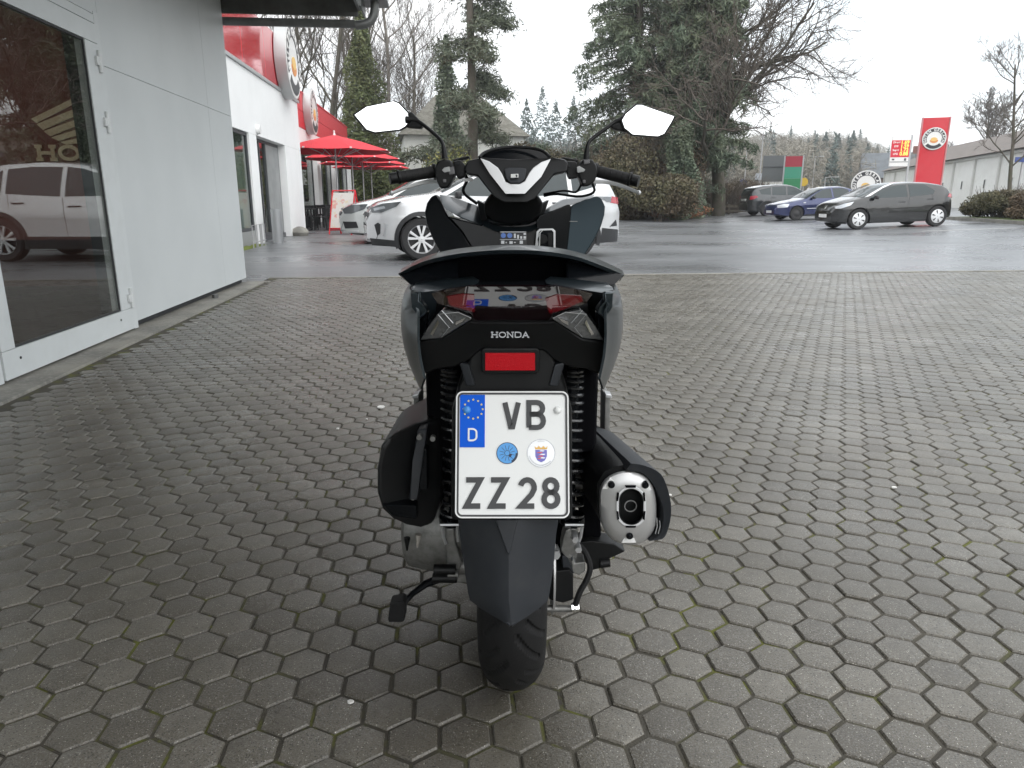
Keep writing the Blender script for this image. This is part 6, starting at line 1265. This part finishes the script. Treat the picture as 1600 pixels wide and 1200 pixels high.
# big dark firs right of the scooter
def fir(name, lab, u, D, H, W, seed, nb=240, nleaf=130, size=.20, droop=.5, z0=.03, mat=f_fir):
    g2 = np.random.default_rng(seed); o = empty(name, groundp(u, D), 0, lab, 'tree'); brs = [(np.array([[0, 0, -.5], [0, 0, H*.5], [0, 0, H]]), .42, .05, 8)]; C = []
    for k in range(nb):
        f = z0+(1-z0)*((k+g2.uniform())/nb)**1.05; z = f*H; a = g2.uniform(0, 2*PI); L_ = W/2*(1-f)**.62*g2.uniform(.6, 1.18)+.3; d = np.array([math.cos(a), math.sin(a), 0]); t_ = np.linspace(0, 1, 6)[:, None]
        pts = np.array([0, 0, z])+d*L_*t_+np.array([0, 0, 1])*(-droop*t_**1.5*L_*.6+.10*t_*L_); brs.append((pts, .05, .012, 4))
        m_ = int(nleaf*(.35+L_/(W/2)))+4; q = g2.uniform(.12, 1.04, m_)**.8; side = np.array([-d[1], d[0], 0]); base = np.stack([np.interp(q, t_[:, 0], pts[:, i]) for i in range(3)], 1)
        C.append(base+side*(g2.normal(0, .30, m_)*(1.15-q))[:, None]*1.3+np.array([0, 0, -1])*np.abs(g2.normal(0, .22, m_))[:, None]+g2.normal(0, .07, (m_, 3)))
    link('trunk', tubes_mesh('trunk', brs), o, m_bark); link('crown', leaf_cloud('crown', np.concatenate(C), size, g2, 0, 1.6, .26), o, mat); return o
fir('fir_tree', 'broad dark green fir beside the right-hand mirror', 988, 43, 18.5, 9.2, 8, 230, 230, .125); fir('fir_tree', 'dark fir with ivy around its trunk standing by the bare oak', 1088, 40, 19.5, 5.6, 9, 260, 260, .12, z0=.17); fir('fir_tree', 'tall fir closing the gap behind the two nearest firs', 1046, 50, 22, 7.0, 10, 180, 200, .14, z0=.12)
column_tree('ivy_bush', 'ivy-covered stump at the foot of the dark firs', 1062, 37, 4.6, 1.7, f_fir, 8000, .085, shape=.35, lump=.5)
# big bare oak reaching to the right
er = h2w(Vector((1, 0, .0)))
bare_tree('oak_tree', 'big gnarled bare oak spreading its branches to the right of the firs', groundp(1124, 42), 31, 12.0, .42, None, nb=(19, 9, 8, 6), lenr=(.60, .55, .5, .45), ang=(66, 45, 46, 45), gnarl=.24, start=.22, up=.05, bias=np.array([er.x, er.y, 0]))
# shrubs
def shrub(name, lab, u, D, W, H, mat, n, size, z=0, twigs=0, cat='shrub', group=None, dep=None, seed=1):
    g2 = np.random.default_rng(seed); o = empty(name, groundp(u, D, z), 0, lab, cat, group); k = 9; cs = np.stack([g2.uniform(-.38, .38, k)*W, g2.uniform(-.38, .38, k)*(dep or W*.7), g2.uniform(.25, .68, k)*H], 1); rs = g2.uniform(.20, .36, k)
    n = int(n*1.9); i = g2.integers(0, k, n); v = g2.normal(size=(n, 3)); v /= np.linalg.norm(v, axis=1)[:, None]; rad = np.cbrt(g2.uniform(.15, 1, n))[:, None]
    C = cs[i]+v*rad*rs[i][:, None]*np.array([W, dep or W*.7, H])*1.05; C[:, 2] = np.clip(C[:, 2], .02, None); C = C[:, :]
    ca, sa = CY, -SY; C[:, :2] = np.stack([C[:, 0]*ca-C[:, 1]*sa, C[:, 0]*sa+C[:, 1]*ca], 1)
    link('foliage', leaf_cloud('foliage', C, size*.66, g2, 0, 1.1, .5), o, mat); brs = []
    for q in range(twigs or 14):
        a = g2.uniform(0, 2*PI); b_ = np.array([math.cos(a), math.sin(a), 0])*g2.uniform(0, .2)*W; e = np.array([math.cos(a)*W*.45*g2.uniform(.2, 1), math.sin(a)*W*.45*g2.uniform(.2, 1), H*g2.uniform(.6, 1.12)]); t_ = np.linspace(0, 1, 5)[:, None]; brs.append((b_*(1-t_)+e*t_+g2.normal(0, .05*H, (5, 3))*t_, .02, .006, 3))
    link('stems', tubes_mesh('stems', brs), o, m_twig); return o
shrub('shrub', 'yellow-green leafy shrub in front of the cream villa', 712, 40, 3.0, 4.0, f_yel, 1500, .12, seed=3); shrub('shrub', 'round olive shrub left of the twin firs, behind the instrument panel', 850, 44, 3.6, 4.6, f_olv, 7500, .14, seed=4); shrub('shrub', 'dense brown-grey winter thicket left of the broad fir', 905, 47, 5.0, 4.8, f_brn, 7000, .13, twigs=160, seed=5)
shrub('shrub', 'mixed olive and brown shrub below the right-hand mirror', 965, 38, 4.8, 4.3, f_olv, 8000, .12, twigs=90, seed=6); shrub('shrub', 'rust coloured small shrub behind the right-hand mirror stem', 936, 37, 1.3, 3.0, f_rust, 500, .10, seed=7); shrub('shrub', 'tall bare brown thicket under the right-hand mirror glass', 1010, 39.5, 4.6, 5.0, f_brn, 6500, .11, twigs=220, seed=8)
shrub('shrub', 'dull green bush at the end of the right handlebar grip', 1030, 35, 3.2, 2.3, f_olv, 6000, .12, seed=9); shrub('shrub', 'low olive ground bush at the edge of the car park beside the timber rails', 1050, 41, 3.2, 1.3, f_olv, 2600, .11, twigs=60, seed=10)
shrub('winter_hedge', 'bare reddish brown hedge behind the low timber rail fence', 1128, 46, 5.4, 2.3, f_brn, 6500, .09, twigs=420, cat='hedge', seed=11, dep=2.0); shrub('winter_hedge', 'bare brown hedge left of the grey estate car', 1175, 56, 5.0, 2.6, f_brn, 4500, .10, twigs=260, cat='hedge', seed=12, dep=2.0)
shrub('shrub', 'brown leaf litter heap along the car park edge behind the silver crossover', 990, 40, 6.5, 1.1, f_rust, 4200, .10, twigs=90, seed=13)
shrub('ivy_hedge', 'dark ivy hedge behind the terrace umbrellas', 578, 52, 4.6, 4.4, f_ivy, 9000, .13, cat='hedge', seed=14); shrub('ivy_hedge', 'tall tangled hedge between the last umbrella and the cream villa', 604, 54, 3.4, 3.4, f_olv, 8000, .13, twigs=160, cat='hedge', seed=15); shrub('ivy_hedge', 'green hedge closing the terrace behind the far glass wall', 545, 58, 5.5, 4.6, f_ivy, 8000, .14, cat='hedge', seed=16)
shrub('shrub', 'dark green bush at the right corner of the cream villa', 838, 52, 3.6, 5.4, f_fir, 7000, .15, seed=17); shrub('shrub', 'pale twiggy bush below the cream villa window', 655, 45, 3.2, 1.7, f_olv, 2000, .10, twigs=260, seed=18)
shrub('thicket', 'brown bare thicket behind the end of the red fascia', 545, 72, 8, 8.5, f_brn, 6000, .12, twigs=420, cat='shrub', seed=41); shrub('thicket', 'grey-brown thicket filling the gap right of the ivy column', 628, 70, 8, 9.0, f_brn, 6000, .12, twigs=420, cat='shrub', seed=42); shrub('thicket', 'brown scrub below the narrow dark conifer', 690, 80, 9, 8.0, f_brn, 6000, .13, twigs=300, cat='shrub', seed=43)
# hedge on the verge to the right
for i, (k, m_, lab) in enumerate(((.02, f_olv, 'olive green clipped hedge right behind the tail of the black hatchback'), (.22, f_olv, 'olive hedge section below the warehouse wall beside the green one'), (.43, f_brn, 'brown winter hedge section at the foot of the thin tree'), (.64, f_brn, 'brown hedge section past the thin tree'), (.86, f_olv, 'last hedge section on the grass verge towards the paved yard'))):
    p = k0.lerp(k1, k)+kn*1.6; h_ = w2h(p); u_, _ = w2px((p.x, p.y, 1)); o = shrub('hedge', lab, u_, h_.y, 2.6, 1.15, m_, 5200, .075, z=p.z+.12, twigs=70, cat='hedge', seed=30+i, dep=1.2, group='hedge along the grass verge')
bare_tree('young_tree', 'thin young bare tree standing before the white warehouse', groundp(1576, 33, .2), 23, 6.6, .10, None, nb=(14, 6, 5, 3), lenr=(.42, .5, .5, .5), start=.30, up=.10, gnarl=.16, rmin=.008)
tC = bare_tree('bare_tree', 'round reddish bare tree behind the warehouse roof', groundp(1530, 105), 29, 13, .28, 'distant bare trees', nb=(14, 8, 6, 4), lenr=(.5, .5, .5, .5), start=.25, rmin=.03, mat=m_bark)
# ------------------------------------------------------------------ hill with far wood
def hillz(u, D):
    k = max(0, min(1, (D-95)/210)); k = k*k*(3-2*k); fall = max(0, min(1, (1440-u)/120)); fall = fall*fall*(3-2*fall); return 17*k*(.18+.82*fall)*(1+.10*math.sin(u*.011+1))
rows = []
for D in np.linspace(90, 420, 24): rows.append([(lambda p: (p.x, p.y, hillz(u, D)-.3))(at_depth(u, 313, D)) for u in np.linspace(-300, 2300, 60)])
m_hill = M('hill_grass', (.085, .085, .05), .95, noise=[(.02, (.11, .095, .065), .4, .6), (.15, (.06, .062, .035), .45, .65)])
tag(MB().grid(rows).build('hill', m_hill), kind='structure')
g3 = np.random.default_rng(77); Cb, Cc = [], []
for q in range(820):
    D = g3.uniform(105, 330); u = g3.uniform(760, 1480) if g3.uniform() < .8 else g3.uniform(100, 2000); p = at_depth(u, 313, D); z = hillz(u, D)
    if u > 1400 and g3.uniform() < .6: continue
    con = g3.uniform() < .10
    if con:
        H = g3.uniform(7, 11); n = 320; f = g3.beta(1.1, 1.7, n); a = g3.uniform(0, 6.28, n); rr = H*.17*(1-f)*np.sqrt(g3.uniform(.2, 1, n)); Cc.append(np.stack([p.x+rr*np.cos(a), p.y+rr*np.sin(a), z+f*H], 1))
    else:
        H = g3.uniform(5, 9.5); n = 430; v = g3.normal(size=(n, 3)); v /= np.linalg.norm(v, axis=1)[:, None]; v *= np.cbrt(g3.uniform(.1, 1, n))[:, None]; Cb.append(np.array([p.x, p.y, z+H*.5])+v*np.array([H*.42, H*.42, H*.5]))
for nm, C, mt_, sz, lab in (('bare_wood', Cb, f_farb, .40, 'grey-brown bare wood covering the distant hillside'), ('conifer_wood', Cc, f_far, .40, 'dark conifers mixed into the wood on the distant hillside')):
    o = link(nm, leaf_cloud(nm, np.concatenate(C), sz, g3, 0, 2.0 if nm == 'bare_wood' else 1.4, .10 if nm == 'bare_wood' else .3), None, mt_); tag(o, lab, 'wood', kind='stuff')
def far_fir(u, D, H, lab): 
    n = 1800; f = g3.beta(1.05, 1.6, n); a = g3.uniform(0, 6.28, n); rr = H*.235*(1-f)**.85*np.sqrt(g3.uniform(.15, 1, n))*(1+.25*np.sin(f*40)); C = np.stack([rr*np.cos(a), rr*np.sin(a), f*H], 1)
    p = groundp(u, D, hillz(u, D)-.3); o = empty('spruce', p, 0, lab, 'tree', 'spruces on the hill'); link('crown', leaf_cloud('crown', C, .32, g3, .2), o, f_far); MB().cyl((0, 0, -1), (0, 0, H*.5), .25, .12, n=6).build('trunk', m_bark, o)
for u, D, ytop, lab in ((1280, 190, 203, 'left one of the big spruces on the hill above the blue saloon'), (1300, 200, 206, 'spruce between the two tallest spruces on the hill'), (1322, 180, 201, 'tallest spruce on the hill left of the price board'), (1254, 210, 213, 'spruce on the hill above the red and green board'), (1347, 215, 222, 'small pointed spruce just left of the price board'), (1361, 220, 226, 'small spruce beside the slate roof'), (846, 170, 130, 'far spruce standing above the instrument panel'), (866, 150, 152, 'far spruce beside the broad fir'), (822, 140, 150, 'slim far spruce right of the tall pine'), (893, 160, 146, 'far spruce at the left edge of the broad fir')):
    zt = at_depth(u, ytop, D).z; far_fir(u, D, zt-hillz(u, D), lab)
for u, D, w, lab in ((1322, 150, 5, 'small red-roofed house on the hillside left of the round disc'), (1335, 190, 6, 'pale hillside house below the spruces')):
    gable_house('hill_house', lab, u, D, w, 5, 3.2, 5.4, m_wallw, M('roof_red', (.26, .10, .07), .8), .5, hillz(u, D), wins=((-1.2, -.4, 1, 2.2), (.4, 1.2, 1, 2.2)))

# ------------------------------------------------------------------ haze
m_hz = bpy.data.materials.new('haze'); m_hz.use_nodes = True; t = m_hz.node_tree; t.nodes.clear(); ou = t.nodes.new('ShaderNodeOutputMaterial'); pv = t.nodes.new('ShaderNodeVolumePrincipled')
pv.inputs['Color'].default_value = (.93, .96, 1, 1); pv.inputs['Density'].default_value = .0007; pv.inputs['Anisotropy'].default_value = .2; t.links.new(pv.outputs[0], ou.inputs['Volume'])
hz = MB().box2((-1000, -400, -3), (1000, 1600, 60)).build('haze', m_hz, smooth=0); tag(hz, kind='stuff')
